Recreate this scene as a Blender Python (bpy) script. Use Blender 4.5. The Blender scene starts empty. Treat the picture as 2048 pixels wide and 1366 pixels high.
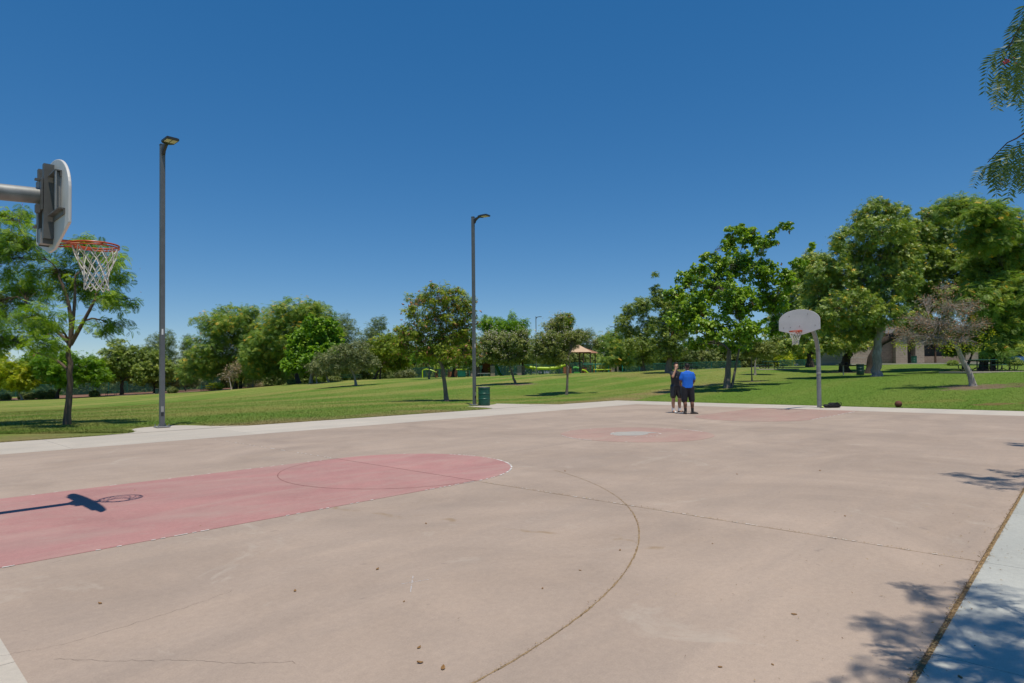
import bpy, bmesh, math, random
import numpy as np
from mathutils import Vector, Matrix

rng = np.random.default_rng(7)
random.seed(7)
R = math.radians
scene = bpy.context.scene
col = scene.collection

# ------------------------------------------------------------------ camera
CAM = np.array([-13.2924, -8.2626, 1.5186])
YAW, PITCH, ROLL, FPX, CY = 0.750155, 0.0197466, -0.0094772, 1251.126, 721.79
FW = np.array([math.cos(YAW)*math.cos(PITCH), math.sin(YAW)*math.cos(PITCH), math.sin(PITCH)])
_r = np.array([math.sin(YAW), -math.cos(YAW), 0.0]); _u = np.cross(_r, FW)
RT = math.cos(ROLL)*_r + math.sin(ROLL)*_u
UP = -math.sin(ROLL)*_r + math.cos(ROLL)*_u
cam_data = bpy.data.cameras.new('camera')
cam = bpy.data.objects.new('camera', cam_data); col.objects.link(cam)
cam_data.sensor_width = 36.0; cam_data.lens = FPX/2048*36.0
cam_data.shift_y = (CY-683.0)/2048
cam_data.clip_start = 0.05; cam_data.clip_end = 12000
M = Matrix.Identity(4)
for i in range(3):
    M[i][0], M[i][1], M[i][2], M[i][3] = RT[i], UP[i], -FW[i], CAM[i]
cam.matrix_world = M
scene.camera = cam

# ------------------------------------------------------------------ sky, sun, exposure
SUNV = np.array([-0.44, -0.67, 3.016]); SUNV = SUNV/np.linalg.norm(SUNV)     # towards the sun
SUN_EL = math.asin(SUNV[2]); SUN_AZ = math.atan2(SUNV[0], SUNV[1])
world = bpy.data.worlds.new('World'); scene.world = world; world.use_nodes = True
wn = world.node_tree; wn.nodes.clear()
sky = wn.nodes.new('ShaderNodeTexSky'); sky.sky_type = 'NISHITA'; sky.sun_disc = False
sky.sun_elevation = SUN_EL; sky.sun_rotation = SUN_AZ
sky.altitude = 700; sky.air_density = 0.8; sky.dust_density = 0.0; sky.ozone_density = 2.0
bg = wn.nodes.new('ShaderNodeBackground'); bg.inputs['Strength'].default_value = 0.15
wo = wn.nodes.new('ShaderNodeOutputWorld')
hs = wn.nodes.new('ShaderNodeHueSaturation'); hs.inputs['Saturation'].default_value = 1.72      # the clear dry air of the photograph
tn = wn.nodes.new('ShaderNodeMix'); tn.data_type = 'RGBA'; tn.blend_type = 'MULTIPLY'; tn.inputs[0].default_value = 1.0
tn.inputs[7].default_value = (1.08, 1.16, 1.25, 1)
gm = wn.nodes.new('ShaderNodeGamma'); gm.inputs[1].default_value = .63; wn.links.new(sky.outputs[0], gm.inputs[0]); wn.links.new(gm.outputs[0], hs.inputs['Color']); wn.links.new(hs.outputs[0], tn.inputs[6])
wn.links.new(tn.outputs[2], bg.inputs[0]); wn.links.new(bg.outputs[0], wo.inputs[0])
sun_d = bpy.data.lights.new('sun', 'SUN'); sun_d.energy = 4.0; sun_d.angle = R(0.53); sun_d.color = (1.0, 0.93, 0.80)
sun = bpy.data.objects.new('sun', sun_d); col.objects.link(sun)
sun.rotation_euler = Vector(-SUNV).to_track_quat('-Z', 'Y').to_euler(); sun.location = (0, 0, 40)
scene.view_settings.view_transform = 'Standard'; scene.view_settings.look = 'None'
scene.view_settings.gamma = 1.0; scene.view_settings.exposure = 0.0
scene.view_settings.use_curve_mapping = False

# ------------------------------------------------------------------ pixel helpers (photo pixels, 2048 wide)
def ray(px, py): return FW + (px-1024)/FPX*RT - (py-CY)/FPX*UP
def at(px, py, D): return CAM + ray(px, py)*D              # D is the depth along the view axis
def onplane(px, py, z=0.0):
    d = ray(px, py); t = (z-CAM[2])/d[2]; return CAM + d*t
def project(P):
    d = np.asarray(P, float)-CAM; z = d@FW
    return 1024+FPX*(d@RT)/z, CY-FPX*(d@UP)/z, z
FH = np.array([math.cos(YAW), math.sin(YAW), 0.0]); RH = np.array([math.sin(YAW), -math.cos(YAW), 0.0])

# ------------------------------------------------------------------ terrain height
X0, X1, Y0, Y1 = -15.6, 15.3, -10.6, 10.65      # outer edge of the concrete walk round the court
ctrl = [(1946,772,31),(1975,742,38),(1754,754,44),(1720,748.6,52),(1800,728,66),(1690,744,56),(1545,738,60),
        (1455,775,37),(1505,763,44),(1338,746,57),(1285,742,64),(1200,745,92),(1134,790.5,40.5),(1030,768.5,52),(950,755,95),
        (893,802,34.3),(712,771,62),(773,757,100),(622,766,80),(470,779,100),(240,791,103),(30,800,100),(134,849,20.2),
        (2030,733,60),(1620,735,68),(1233,745,80),(400,800,62),(150,815,62),(0,815,62)]
cp = [at(*c) for c in ctrl]
zc = [p[2] for p in cp]; xc = [p[:2] for p in cp]
for t in np.linspace(0, 1, 11):
    for q in ((X0+(X1-X0)*t, Y1), (X0+(X1-X0)*t, Y0), (X0, Y0+(Y1-Y0)*t), (X1, Y0+(Y1-Y0)*t)):
        xc.append(np.array(q)); zc.append(0.0)
for px, D, z in ((-500,130,-2.2),(0,160,-2.2),(500,160,-.6),(1000,160,.9),(1500,160,1.7),(2000,160,2.0),(2600,120,1.8),
                 (2700,45,.9),(-900,45,-.8),(-500,260,-2.4),(300,260,-1.4),(1024,260,.8),(1700,260,1.8),(2600,260,1.8)):
    p = CAM+FH*D+RH*((px-1024)/FPX*D); xc.append(p[:2]); zc.append(z)
for q in ((-60,-60),(-60,0),(0,-60),(60,-60),(-60,60),(-20,-14),(20,-16)):
    xc.append(np.array(q, float)); zc.append(0.0)
xc = np.array(xc); zc = np.array(zc)
def _k(d2): return np.where(d2 > 1e-9, d2*np.log(np.maximum(d2, 1e-9))*.5, 0.0)
def _tps(xc, zc, lam):
    n = len(xc); d2 = ((xc[:, None]-xc[None])**2).sum(-1)
    A = np.zeros((n+3, n+3)); A[:n, :n] = _k(d2)+np.eye(n)*lam
    A[:n, n] = 1; A[:n, n+1:] = xc; A[n, :n] = 1; A[n+1:, :n] = xc.T
    return np.linalg.solve(A, np.concatenate([zc, np.zeros(3)]))
TW = _tps(xc, zc, 12.0)
def edge_dist(x, y):                             # >0 outside the walk
    dx = np.maximum(np.maximum(X0-x, x-X1), 0); dy = np.maximum(np.maximum(Y0-y, y-Y1), 0)
    out = np.hypot(dx, dy)
    ins = np.minimum(np.minimum(x-X0, X1-x), np.minimum(y-Y0, Y1-y))
    return np.where(out > 0, out, -np.maximum(ins, 0))
def ground(x, y):
    x = np.atleast_1d(np.asarray(x, float)); y = np.atleast_1d(np.asarray(y, float))
    n = len(xc); P = np.stack([x, y], -1)
    d2 = ((P[:, None]-xc[None])**2).sum(-1)
    z = _k(d2)@TW[:n] + TW[n] + P@TW[n+1:]
    far = np.hypot(x, y); w = np.clip((far-190)/150, 0, 1); z = z*(1-w)+0.4*w
    e = edge_dist(x, y); s = np.clip(e/2.5, 0, 1); s = s*s*(3-2*s)
    return np.where(e <= 0, -0.06, z*s - 0.03*(1-np.clip(e/.5, 0, 1)))
def gz(x, y): return float(ground(x, y)[0])
def stand(px, py, D):                            # a point of the lawn seen in this direction at this depth
    p = at(px, py, D); p[2] = gz(p[0], p[1]); return p

# ------------------------------------------------------------------ node helpers
def new_mat(name):
    m = bpy.data.materials.new(name); m.use_nodes = True; n = m.node_tree; n.nodes.clear()
    out = n.nodes.new('ShaderNodeOutputMaterial'); b = n.nodes.new('ShaderNodeBsdfPrincipled')
    n.links.new(b.outputs[0], out.inputs[0]); return m, n, b, out
def N(n, t, **kw):
    x = n.nodes.new(t)
    for k, v in kw.items(): setattr(x, k, v)
    return x
def noise(n, scale, detail=4, rough=.55, vec=None, dist=0.0):
    x = N(n, 'ShaderNodeTexNoise'); x.inputs['Scale'].default_value = scale; x.inputs['Detail'].default_value = detail
    x.inputs['Roughness'].default_value = rough; x.inputs['Distortion'].default_value = dist
    if vec is not None: n.links.new(vec, x.inputs['Vector'])
    return x.outputs['Fac']
def ramp(n, fac, stops):
    x = N(n, 'ShaderNodeValToRGB'); e = x.color_ramp.elements
    while len(e) < len(stops): e.new(.5)
    for el, (p, c) in zip(e, stops): el.position = p; el.color = (*c, 1)
    n.links.new(fac, x.inputs[0]); return x.outputs[0]
def mixc(n, fac, a, b, mode='MIX'):
    x = N(n, 'ShaderNodeMix', data_type='RGBA', blend_type=mode)
    for s, v in ((x.inputs[0], fac), (x.inputs[6], a), (x.inputs[7], b)):
        if isinstance(v, (int, float)): s.default_value = v
        elif isinstance(v, tuple): s.default_value = (*v, 1)
        else: n.links.new(v, s)
    return x.outputs[2]
def math_(n, op, a, b=0.0, c=0.0, clamp=False):
    x = N(n, 'ShaderNodeMath', operation=op, use_clamp=clamp)
    for s, v in zip(x.inputs, (a, b, c)):
        if isinstance(v, (int, float)): s.default_value = v
        else: n.links.new(v, s)
    return x.outputs[0]
def maprange(n, v, a, b, c=0.0, d=1.0):
    x = N(n, 'ShaderNodeMapRange'); n.links.new(v, x.inputs[0])
    for i, q in enumerate((a, b, c, d)): x.inputs[i+1].default_value = q
    return x.outputs[0]
def position(n): return N(n, 'ShaderNodeNewGeometry').outputs['Position']
def scaled(n, vec, s, rot=0.0):
    x = N(n, 'ShaderNodeMapping'); x.inputs['Scale'].default_value = s; x.inputs['Rotation'].default_value = (0, 0, rot)
    n.links.new(vec, x.inputs['Vector']); return x.outputs[0]
def bump(n, b, h, strength=.3, dist=.01):
    x = N(n, 'ShaderNodeBump'); x.inputs['Strength'].default_value = strength; x.inputs['Distance'].default_value = dist
    n.links.new(h, x.inputs['Height']); n.links.new(x.outputs[0], b.inputs['Normal'])

def plain(name, c, rough=.6, metal=0.0, var=.12, scale=6.0, bumps=0.0, spec=.4):
    m, n, b, o = new_mat(name)
    tc = N(n, 'ShaderNodeTexCoord').outputs['Object']
    f = noise(n, scale, 5, .6, tc)
    lo = tuple(x*(1-var) for x in c); hi = tuple(min(1, x*(1+var)) for x in c)
    n.links.new(ramp(n, f, [(.3, lo), (.7, hi)]), b.inputs['Base Color'])
    b.inputs['Roughness'].default_value = rough; b.inputs['Metallic'].default_value = metal
    b.inputs['Specular IOR Level'].default_value = spec
    if bumps: bump(n, b, noise(n, scale*8, 4, .6, tc), bumps, .005)
    return m

def concrete(name, c, blotch=.10, tint=(1, 1, 1), stains=False, speck=.10, streak_dir=0.0, wear=None):
    m, n, b, o = new_mat(name)
    p = position(n)
    big = noise(n, .35, 8, .66, p, .9); mid = noise(n, 1.9, 6, .65, p, .4)
    strk = noise(n, 1.0, 5, .6, scaled(n, p, (.25, 1.6, 1), streak_dir), .5); fine = noise(n, 95, 3, .7, p); grit = noise(n, 330, 2, .6, p)
    lo = tuple(x*(1-blotch*1.6) for x in c); hi = tuple(x*(1+blotch) for x in c)
    k = ramp(n, big, [(.32, lo), (.55, c), (.72, hi)])
    k = mixc(n, maprange(n, mid, .35, .7, 0, .55), k, mixc(n, .5, k, tuple(c[i]*(1+blotch*1.2)*tint[i] for i in range(3))))
    k = mixc(n, maprange(n, strk, .44, .68, 0, .42), k, tuple(x*.82*y for x, y in zip(c, (.96, .99, 1.03))))
    k = mixc(n, maprange(n, fine, .3, .7, 0, 1), mixc(n, 1.0, k, (1-speck,)*3, 'MULTIPLY'), mixc(n, 1.0, k, (1+speck*.6,)*3, 'MULTIPLY'))
    k = mixc(n, maprange(n, grit, .62, .70, 0, .35), k, tuple(x*.55 for x in c))
    md = noise(n, 22, 4, .7, p); k = mixc(n, 1.0, k, ramp(n, md, [(.3, (.93, .93, .935)), (.7, (1.06, 1.06, 1.055))]), 'MULTIPLY')
    if wear:
        wv = noise(n, .8, 7, .7, scaled(n, p, (.6, 1.5, 1)), .9); k = mixc(n, maprange(n, wv, .46, .66, 0, .55), k, wear)
        w2 = noise(n, 5.5, 5, .75, p, .5); k = mixc(n, maprange(n, w2, .56, .70, 0, .4), k, wear)
    obr = N(n, 'ShaderNodeObjectInfo').outputs['Random']
    k = mixc(n, 1.0, k, ramp(n, obr, [(0, (.96, .96, .96)), (1, (1.03, 1.03, 1.03))]), 'MULTIPLY')
    if stains:
        A = onplane(670, 1014); B = onplane(1330, 1094)
        u = (B-A)[:2]; L = float(np.hypot(*u)); u = u/L
        sx = N(n, 'ShaderNodeSeparateXYZ'); n.links.new(p, sx.inputs[0])
        dx = math_(n, 'SUBTRACT', sx.outputs[0], float(A[0])); dy = math_(n, 'SUBTRACT', sx.outputs[1], float(A[1]))
        al = math_(n, 'ADD', math_(n, 'MULTIPLY', dx, float(u[0])), math_(n, 'MULTIPLY', dy, float(u[1])))
        ac = math_(n, 'ADD', math_(n, 'MULTIPLY', dx, float(-u[1])), math_(n, 'MULTIPLY', dy, float(u[0])))
        wob = math_(n, 'ADD', ac, maprange(n, noise(n, 1.7, 2, .5, p), .3, .7, -.16, .16))
        band = maprange(n, math_(n, 'ABSOLUTE', wob), .02, .085, 1, 0)
        inr = math_(n, 'MULTIPLY', math_(n, 'GREATER_THAN', al, 0.0), math_(n, 'LESS_THAN', al, L))
        msk = math_(n, 'MULTIPLY', math_(n, 'MULTIPLY', band, inr), maprange(n, noise(n, 3.1, 3, .6, p), .47, .6))
        k = mixc(n, math_(n, 'MULTIPLY', msk, .6), k, (.27, .185, .10))
        # pale scuffed patches
        sc = noise(n, .9, 7, .72, p, 1.2)
        k = mixc(n, maprange(n, sc, .60, .70, 0, .45), k, (.47, .40, .33))
        # darker worn patches and small spots
        dk = noise(n, 6.5, 3, .6, p, .3)
        k = mixc(n, maprange(n, dk, .70, .76, 0, .35), k, (.17, .14, .125))
    n.links.new(k, b.inputs['Base Color'])
    b.inputs['Roughness'].default_value = .86; b.inputs['Specular IOR Level'].default_value = .25
    bump(n, b, fine, .25, .002)
    return m

def leaf_mat(name, dark, mid, light, trans=.32, rough=.5, spec=.35, accent=None):
    m, n, b, o = new_mat(name)
    a = N(n, 'ShaderNodeAttribute', attribute_name='tint'); f = a.outputs['Fac']
    stops = [(0.0, dark), (.5, mid), (.93, light)]
    if accent: stops.append((.985, accent))
    c = ramp(n, f, stops)
    n.links.new(c, b.inputs['Base Color']); b.inputs['Roughness'].default_value = rough
    b.inputs['Specular IOR Level'].default_value = spec
    t = N(n, 'ShaderNodeBsdfTranslucent'); n.links.new(mixc(n, 1.0, c, (1.25, 1.3, .6), 'MULTIPLY'), t.inputs[0])
    mx = N(n, 'ShaderNodeMixShader'); mx.inputs[0].default_value = trans
    n.links.new(b.outputs[0], mx.inputs[1]); n.links.new(t.outputs[0], mx.inputs[2]); n.links.new(mx.outputs[0], o.inputs[0])
    return m

def bark_mat(name, c):
    m, n, b, o = new_mat(name); tc = N(n, 'ShaderNodeTexCoord').outputs['Object']
    f = noise(n, 9, 6, .65, scaled(n, tc, (1, 1, .25)), .6)
    g = noise(n, 1.6, 4, .6, tc)
    k = ramp(n, f, [(.3, tuple(x*.5 for x in c)), (.55, c), (.75, tuple(x*1.35 for x in c))])
    k = mixc(n, maprange(n, g, .45, .65, 0, .5), k, tuple(x*.62 for x in c))
    n.links.new(k, b.inputs['Base Color']); b.inputs['Roughness'].default_value = .9; b.inputs['Specular IOR Level'].default_value = .15
    bump(n, b, f, .7, .02); return m

# ------------------------------------------------------------------ mesh helpers
def np_mesh(name, V, T, mat, parent=None, tint=None, smooth=False, loc=None):
    V = np.asarray(V, np.float32).reshape(-1, 3); T = np.asarray(T, np.int32).reshape(-1, 3)
    me = bpy.data.meshes.new(name); me.vertices.add(len(V)); me.vertices.foreach_set('co', V.ravel())
    me.loops.add(T.size); me.loops.foreach_set('vertex_index', T.ravel())
    me.polygons.add(len(T)); me.polygons.foreach_set('loop_start', np.arange(0, T.size, 3, dtype=np.int32))
    me.polygons.foreach_set('loop_total', np.full(len(T), 3, np.int32))
    if smooth: me.polygons.foreach_set('use_smooth', np.ones(len(T), bool))
    me.update(calc_edges=True)
    if tint is not None:
        at_ = me.attributes.new('tint', 'FLOAT', 'FACE'); at_.data.foreach_set('value', np.asarray(tint, np.float32))
    me.materials.append(mat)
    o = bpy.data.objects.new(name, me); col.objects.link(o)
    if parent is not None: o.parent = parent
    if loc is not None: o.location = loc
    return o

class MB:
    """collects shapes (local metres) and links them as one mesh object"""
    def __init__(s): s.v = []; s.f = []
    def add(s, V, F):
        k = len(s.v); s.v += [tuple(map(float, p)) for p in V]; s.f += [tuple(i+k for i in f) for f in F]; return s
    def box(s, c, d, rz=0.0, rx=0.0, ry=0.0, bev=0.0):
        m = Matrix.Rotation(rz, 3, 'Z')@Matrix.Rotation(ry, 3, 'Y')@Matrix.Rotation(rx, 3, 'X')
        hx, hy, hz = (q/2 for q in d)
        if bev:
            q = min(bev, hx*.9, hy*.9, hz*.9)
            bm = bmesh.new(); bmesh.ops.create_cube(bm, size=1)
            for w in bm.verts: w.co = Vector((w.co.x*d[0], w.co.y*d[1], w.co.z*d[2]))
            bmesh.ops.bevel(bm, geom=bm.edges[:], offset=q, segments=2, affect='EDGES', profile=.6)
            bm.verts.index_update()
            V = [m@w.co+Vector(c) for w in bm.verts]; F = [[w.index for w in f.verts] for f in bm.faces]; bm.free()
            return s.add(V, F)
        V = [m@Vector((x*hx, y*hy, z*hz))+Vector(c) for x in (-1, 1) for y in (-1, 1) for z in (-1, 1)]
        return s.add(V, [(0,1,3,2),(4,6,7,5),(0,4,5,1),(2,3,7,6),(0,2,6,4),(1,5,7,3)])
    def tube(s, P, r, n=8, cap=True, close=False):
        P = [Vector(tuple(map(float, p))) for p in P]; k = len(P)
        if not hasattr(r, '__len__'): r = [r]*k
        V = []; F = []; prev = None
        for i, p in enumerate(P):
            if close: t = P[(i+1) % k]-P[i-1]
            else: t = P[min(i+1, k-1)]-P[max(i-1, 0)]
            t.normalize()
            if prev is None: a = t.orthogonal().normalized()
            else:
                a = prev-t*prev.dot(t)
                a = a.normalized() if a.length > 1e-6 else t.orthogonal().normalized()
            prev = a; b = t.cross(a)
            for j in range(n):
                w = 2*math.pi*j/n; V.append(p+(a*math.cos(w)+b*math.sin(w))*r[i])
        for i in range(k if close else k-1):
            i2 = (i+1) % k
            for j in range(n): F.append((i*n+j, i*n+(j+1) % n, i2*n+(j+1) % n, i2*n+j))
        if cap and not close: F.append(tuple(range(n-1, -1, -1))); F.append(tuple((k-1)*n+j for j in range(n)))
        return s.add(V, F)
    def lathe(s, prof, c=(0, 0, 0), n=24, cap=True):
        V = []; F = []; k = len(prof)
        for r, z in prof:
            for j in range(n): w = 2*math.pi*j/n; V.append((c[0]+r*math.cos(w), c[1]+r*math.sin(w), c[2]+z))
        for i in range(k-1):
            for j in range(n): F.append((i*n+j, i*n+(j+1) % n, (i+1)*n+(j+1) % n, (i+1)*n+j))
        if cap: F.append(tuple(range(n-1, -1, -1))); F.append(tuple((k-1)*n+j for j in range(n)))
        return s.add(V, F)
    def prism(s, poly, z0, z1, axis='z'):
        k = len(poly)
        def mk(p, z):
            return (p[0], p[1], z) if axis == 'z' else ((z, p[0], p[1]) if axis == 'x' else (p[0], z, p[1]))
        V = [mk(p, z0) for p in poly]+[mk(p, z1) for p in poly]
        F = [tuple(range(k-1, -1, -1)), tuple(range(k, 2*k))]+[(i, (i+1) % k, k+(i+1) % k, k+i) for i in range(k)]
        return s.add(V, F)
    def ball(s, c, r, n=14, m=10):
        if not hasattr(r, '__len__'): r = (r, r, r)
        V = [(c[0], c[1], c[2]-r[2])]; F = []
        for i in range(1, m):
            a = -math.pi/2+math.pi*i/m
            for j in range(n):
                w = 2*math.pi*j/n; V.append((c[0]+r[0]*math.cos(a)*math.cos(w), c[1]+r[1]*math.cos(a)*math.sin(w), c[2]+r[2]*math.sin(a)))
        V.append((c[0], c[1], c[2]+r[2])); L = len(V)-1
        for j in range(n):
            F.append((0, 1+(j+1) % n, 1+j)); F.append((L, L-n+j, L-n+(j+1) % n))
        for i in range(m-2):
            for j in range(n): F.append((1+i*n+j, 1+i*n+(j+1) % n, 1+(i+1)*n+(j+1) % n, 1+(i+1)*n+j))
        return s.add(V, F)
    def build(s, name, mat, parent=None, smooth=False, loc=None):
        me = bpy.data.meshes.new(name); me.from_pydata(s.v, [], s.f); me.update()
        bm = bmesh.new(); bm.from_mesh(me); bmesh.ops.recalc_face_normals(bm, faces=bm.faces[:]); bm.to_mesh(me); bm.free()
        me.materials.append(mat)
        if smooth:
            me.polygons.foreach_set('use_smooth', np.ones(len(me.polygons), bool))
            try: me.set_sharp_from_angle(angle=R(38))
            except Exception: pass
        o = bpy.data.objects.new(name, me); col.objects.link(o)
        if parent is not None: o.parent = parent
        if loc is not None: o.location = loc
        return o

def thing(name, label, cat, loc=(0, 0, 0), rz=0.0, group=None):
    o = bpy.data.objects.new(name, None); col.objects.link(o); o.empty_display_size = .3
    o.location = tuple(map(float, loc)); o.rotation_euler = (0, 0, rz)
    o['label'] = label; o['category'] = cat
    if group: o['group'] = group
    return o
def tag(o, label, cat, group=None):
    o['label'] = label; o['category'] = cat
    if group: o['group'] = group
    return o
def structure(o): o['kind'] = 'structure'; return o
def stuff(o): o['kind'] = 'stuff'; return o
def copy_tree(o, parent=None):
    c = o.copy(); col.objects.link(c); c.parent = parent
    for ch in o.children: copy_tree(ch, c)
    return c
def bez(a, b, c, n):
    t = np.linspace(0, 1, n)[:, None]; a, b, c = map(np.asarray, (a, b, c))
    return (1-t)**2*a + 2*t*(1-t)*b + t*t*c

# ================================================================== MATERIALS
MAT = {}
MAT['court'] = concrete('court_concrete', (.395, .308, .246), .14, (1.04, 1.0, .95), stains=True)
MAT['lane'] = concrete('lane_red_concrete', (.43, .225, .205), .13, (1.05, .95, .95), streak_dir=.2, wear=(.42, .30, .255))
MAT['lane_pale'] = concrete('centre_red_concrete', (.40, .262, .215), .10, (1.03, 1, 1), wear=(.40, .315, .25))
MAT['walk'] = concrete('walk_concrete', (.51, .455, .385), .07, (1.02, 1, .97), speck=.06)
MAT['walk_grey'] = concrete('walk_grey_concrete', (.42, .42, .385), .10, (1, 1.01, 1.0), speck=.10)
MAT['soil'] = plain('soil', (.10, .07, .045), .95, var=.4, scale=20)
MAT['dirt_line'] = plain('dirt_line', (.28, .19, .10), .95, var=.45, scale=14)
MAT['red_line'] = plain('groove_line', (.26, .12, .105), .95, var=.3, scale=9)
MAT['white_paint'] = plain('worn_white_paint', (.70, .68, .63), .7, var=.14, scale=14)
MAT['chalk'] = plain('faint_chalk', (.45, .42, .41), .9, 0, .08, 20)
MAT['crack'] = plain('crack', (.16, .12, .10), .95, var=.3, scale=4)
MAT['grey_wear'] = concrete('worn_grey_concrete', (.43, .405, .36), .14, (1, 1, 1))
MAT['galv'] = plain('galvanised_steel', (.25, .255, .25), .55, .4, .22, 5, .1)
MAT['galv_dull'] = plain('dull_grey_steel', (.30, .295, .285), .55, .35, .22, 4, .1)
MAT['board'] = plain('aluminium_board', (.60, .58, .56), .5, .1, .07, 2.5)
MAT['brace'] = plain('brace_steel', (.145, .142, .135), .55, .4, .22, 5)
MAT['rust'] = plain('rusty_steel', (.17, .09, .05), .8, .2, .4, 9)
MAT['rim'] = plain('orange_rim', (.50, .085, .025), .42, 0, .22, 8)
MAT['net'] = plain('white_net', (.62, .60, .55), .85, 0, .14, 20)
MAT['post'] = plain('grey_post_paint', (.145, .150, .152), .45, .25, .13, 3)
MAT['lamp'] = plain('dark_bronze_lamp', (.05, .05, .05), .45, .3, .2, 4)
MAT['led'] = plain('led_panel', (.62, .55, .42), .35, 0, .08, 20)
MAT['plate'] = plain('pale_plate', (.42, .40, .37), .5, .3, .15, 8)
MAT['sticker'] = plain('white_sticker', (.75, .75, .72), .5, 0, .05, 8)
MAT['bin'] = plain('green_bin_paint', (.012, .085, .058), .42, .1, .22, 6)
MAT['bin_dark'] = plain('dark_bin_paint', (.010, .045, .038), .45, .1, .2, 6)
MAT['bin_rim'] = plain('black_bin_rim', (.02, .022, .022), .4, 0, .2, 6)
MAT['table'] = plain('green_table_top', (.022, .11, .075), .5, .05, .18, 8)
MAT['black_metal'] = plain('black_metal', (.016, .018, .018), .5, .3, .2, 6)
MAT['ball'] = plain('basketball_leather', (.155, .055, .032), .75, 0, .15, 40, .4)
MAT['seam'] = plain('ball_seam', (.012, .010, .010), .7)
MAT['bag'] = plain('black_bag_cloth', (.014, .014, .015), .75, 0, .3, 25, .5)
MAT['lime'] = plain('lime_cloth', (.45, .60, .08), .8)
MAT['skin_a'] = plain('tan_skin', (.46, .25, .16), .5, 0, .08, 10)
MAT['skin_b'] = plain('brown_skin', (.18, .082, .05), .48, 0, .10, 10)
MAT['hair'] = plain('black_hair', (.012, .009, .008), .6, 0, .4, 60, .5)
MAT['black_cloth'] = plain('black_sport_cloth', (.012, .012, .014), .5, 0, .25, 12, .2, .5)
MAT['black_shiny'] = plain('black_satin_shorts', (.014, .014, .017), .34, 0, .25, 9, .3, .6)
MAT['grey_short'] = plain('charcoal_shorts', (.018, .018, .022), .7, 0, .25, 12, .3)
MAT['blue'] = plain('royal_blue_shirt', (.010, .135, .62), .75, 0, .14, 7, .3)
MAT['white_cloth'] = plain('white_sock', (.70, .70, .70), .85)
MAT['shoe_grey'] = plain('grey_shoe', (.07, .062, .055), .7, 0, .35, 30)
MAT['shoe_dark'] = plain('dark_shoe', (.05, .035, .03), .6, 0, .35, 30)
MAT['stucco'] = plain('pale_stucco', (.62, .60, .56), .85, 0, .08, 3)
MAT['roof'] = plain('grey_shingle', (.12, .115, .11), .85, 0, .2, 3)
MAT['brown_wood'] = plain('brown_timber', (.085, .048, .032), .75, 0, .3, 5)
MAT['orange_wood'] = plain('orange_brown_panel', (.26, .10, .045), .65, 0, .2, 4)
MAT['lime_tube'] = plain('lime_green_tube', (.42, .58, .02), .4, 0, .12, 4)
MAT['slide'] = plain('green_plastic', (.10, .35, .07), .4, 0, .1, 4)
MAT['teal'] = plain('teal_paint', (.012, .16, .12), .45, .1, .15, 4)
MAT['canvas'] = plain('tan_shade_cloth', (.58, .40, .26), .85, 0, .08, 2)
MAT['canvas_dark'] = plain('rust_shade_cloth', (.30, .15, .09), .85, 0, .1, 2)
MAT['mulch'] = plain('red_brown_mulch', (.21, .105, .065), .95, 0, .4, 3, .6)
MAT['path'] = plain('tan_path', (.44, .36, .29), .9, 0, .12, 2)
MAT['car'] = plain('blue_car_paint', (.10, .20, .42), .25, .3, .05, 2, 0, .6)
MAT['glass'] = plain('dark_glass', (.02, .025, .03), .08, 0, .1, 2, 0, .7)
MAT['screen'] = plain('dark_window_screen', (.022, .018, .017), .6, 0, .2, 3)
MAT['door'] = plain('dark_brown_door', (.045, .030, .025), .6, 0, .2, 3)
MAT['rubber'] = plain('black_rubber', (.015, .015, .015), .8)
MAT['hill'] = plain('hazed_hill_scrub', (.20, .21, .25), .95, 0, .2, .004)  # distance haze is painted in as a slight blue of the scrub
MAT['dead_leaf'] = plain('dead_leaf', (.26, .14, .05), .8, 0, .4, 30)
MAT['pod'] = plain('brown_seed_pod', (.38, .19, .09), .75, 0, .4, 3)
MAT['flower'] = plain('lavender_blossom', (.26, .20, .48), .8, 0, .2, 3)
MAT['white_flower'] = plain('cream_blossom', (.66, .60, .50), .8, 0, .12, 3)
MAT['berry'] = plain('pink_berry', (.42, .05, .05), .5)

def block_mat(name, c, bw, bh):
    m, n, b, o = new_mat(name); tc = N(n, 'ShaderNodeTexCoord').outputs['Generated']
    tc = N(n, 'ShaderNodeTexCoord').outputs['Object']
    mp = N(n, 'ShaderNodeMapping'); mp.inputs['Rotation'].default_value = (R(90), 0, 0); n.links.new(tc, mp.inputs[0])
    br = N(n, 'ShaderNodeTexBrick'); n.links.new(mp.outputs[0], br.inputs['Vector'])
    br.inputs['Color1'].default_value = (*c, 1); br.inputs['Color2'].default_value = (*(x*.78 for x in c), 1)
    br.inputs['Mortar'].default_value = (*(x*1.25 for x in c), 1); br.inputs['Scale'].default_value = 1
    br.inputs['Mortar Size'].default_value = .012; br.inputs['Brick Width'].default_value = bw; br.inputs['Row Height'].default_value = bh
    k = mixc(n, maprange(n, noise(n, 6, 5, .6, tc), .35, .7, 0, .4), br.outputs['Color'], tuple(x*.6 for x in c))
    n.links.new(k, b.inputs['Base Color']); b.inputs['Roughness'].default_value = .9
    bump(n, b, br.outputs['Fac'], -.4, .01); return m
MAT['block'] = block_mat('split_face_block', (.33, .275, .225), .40, .20)
MAT['siding'] = block_mat('low_block_wall', (.27, .205, .165), .40, .20)
MAT['stone'] = block_mat('stone_pier', (.34, .27, .215), .35, .18)

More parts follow.
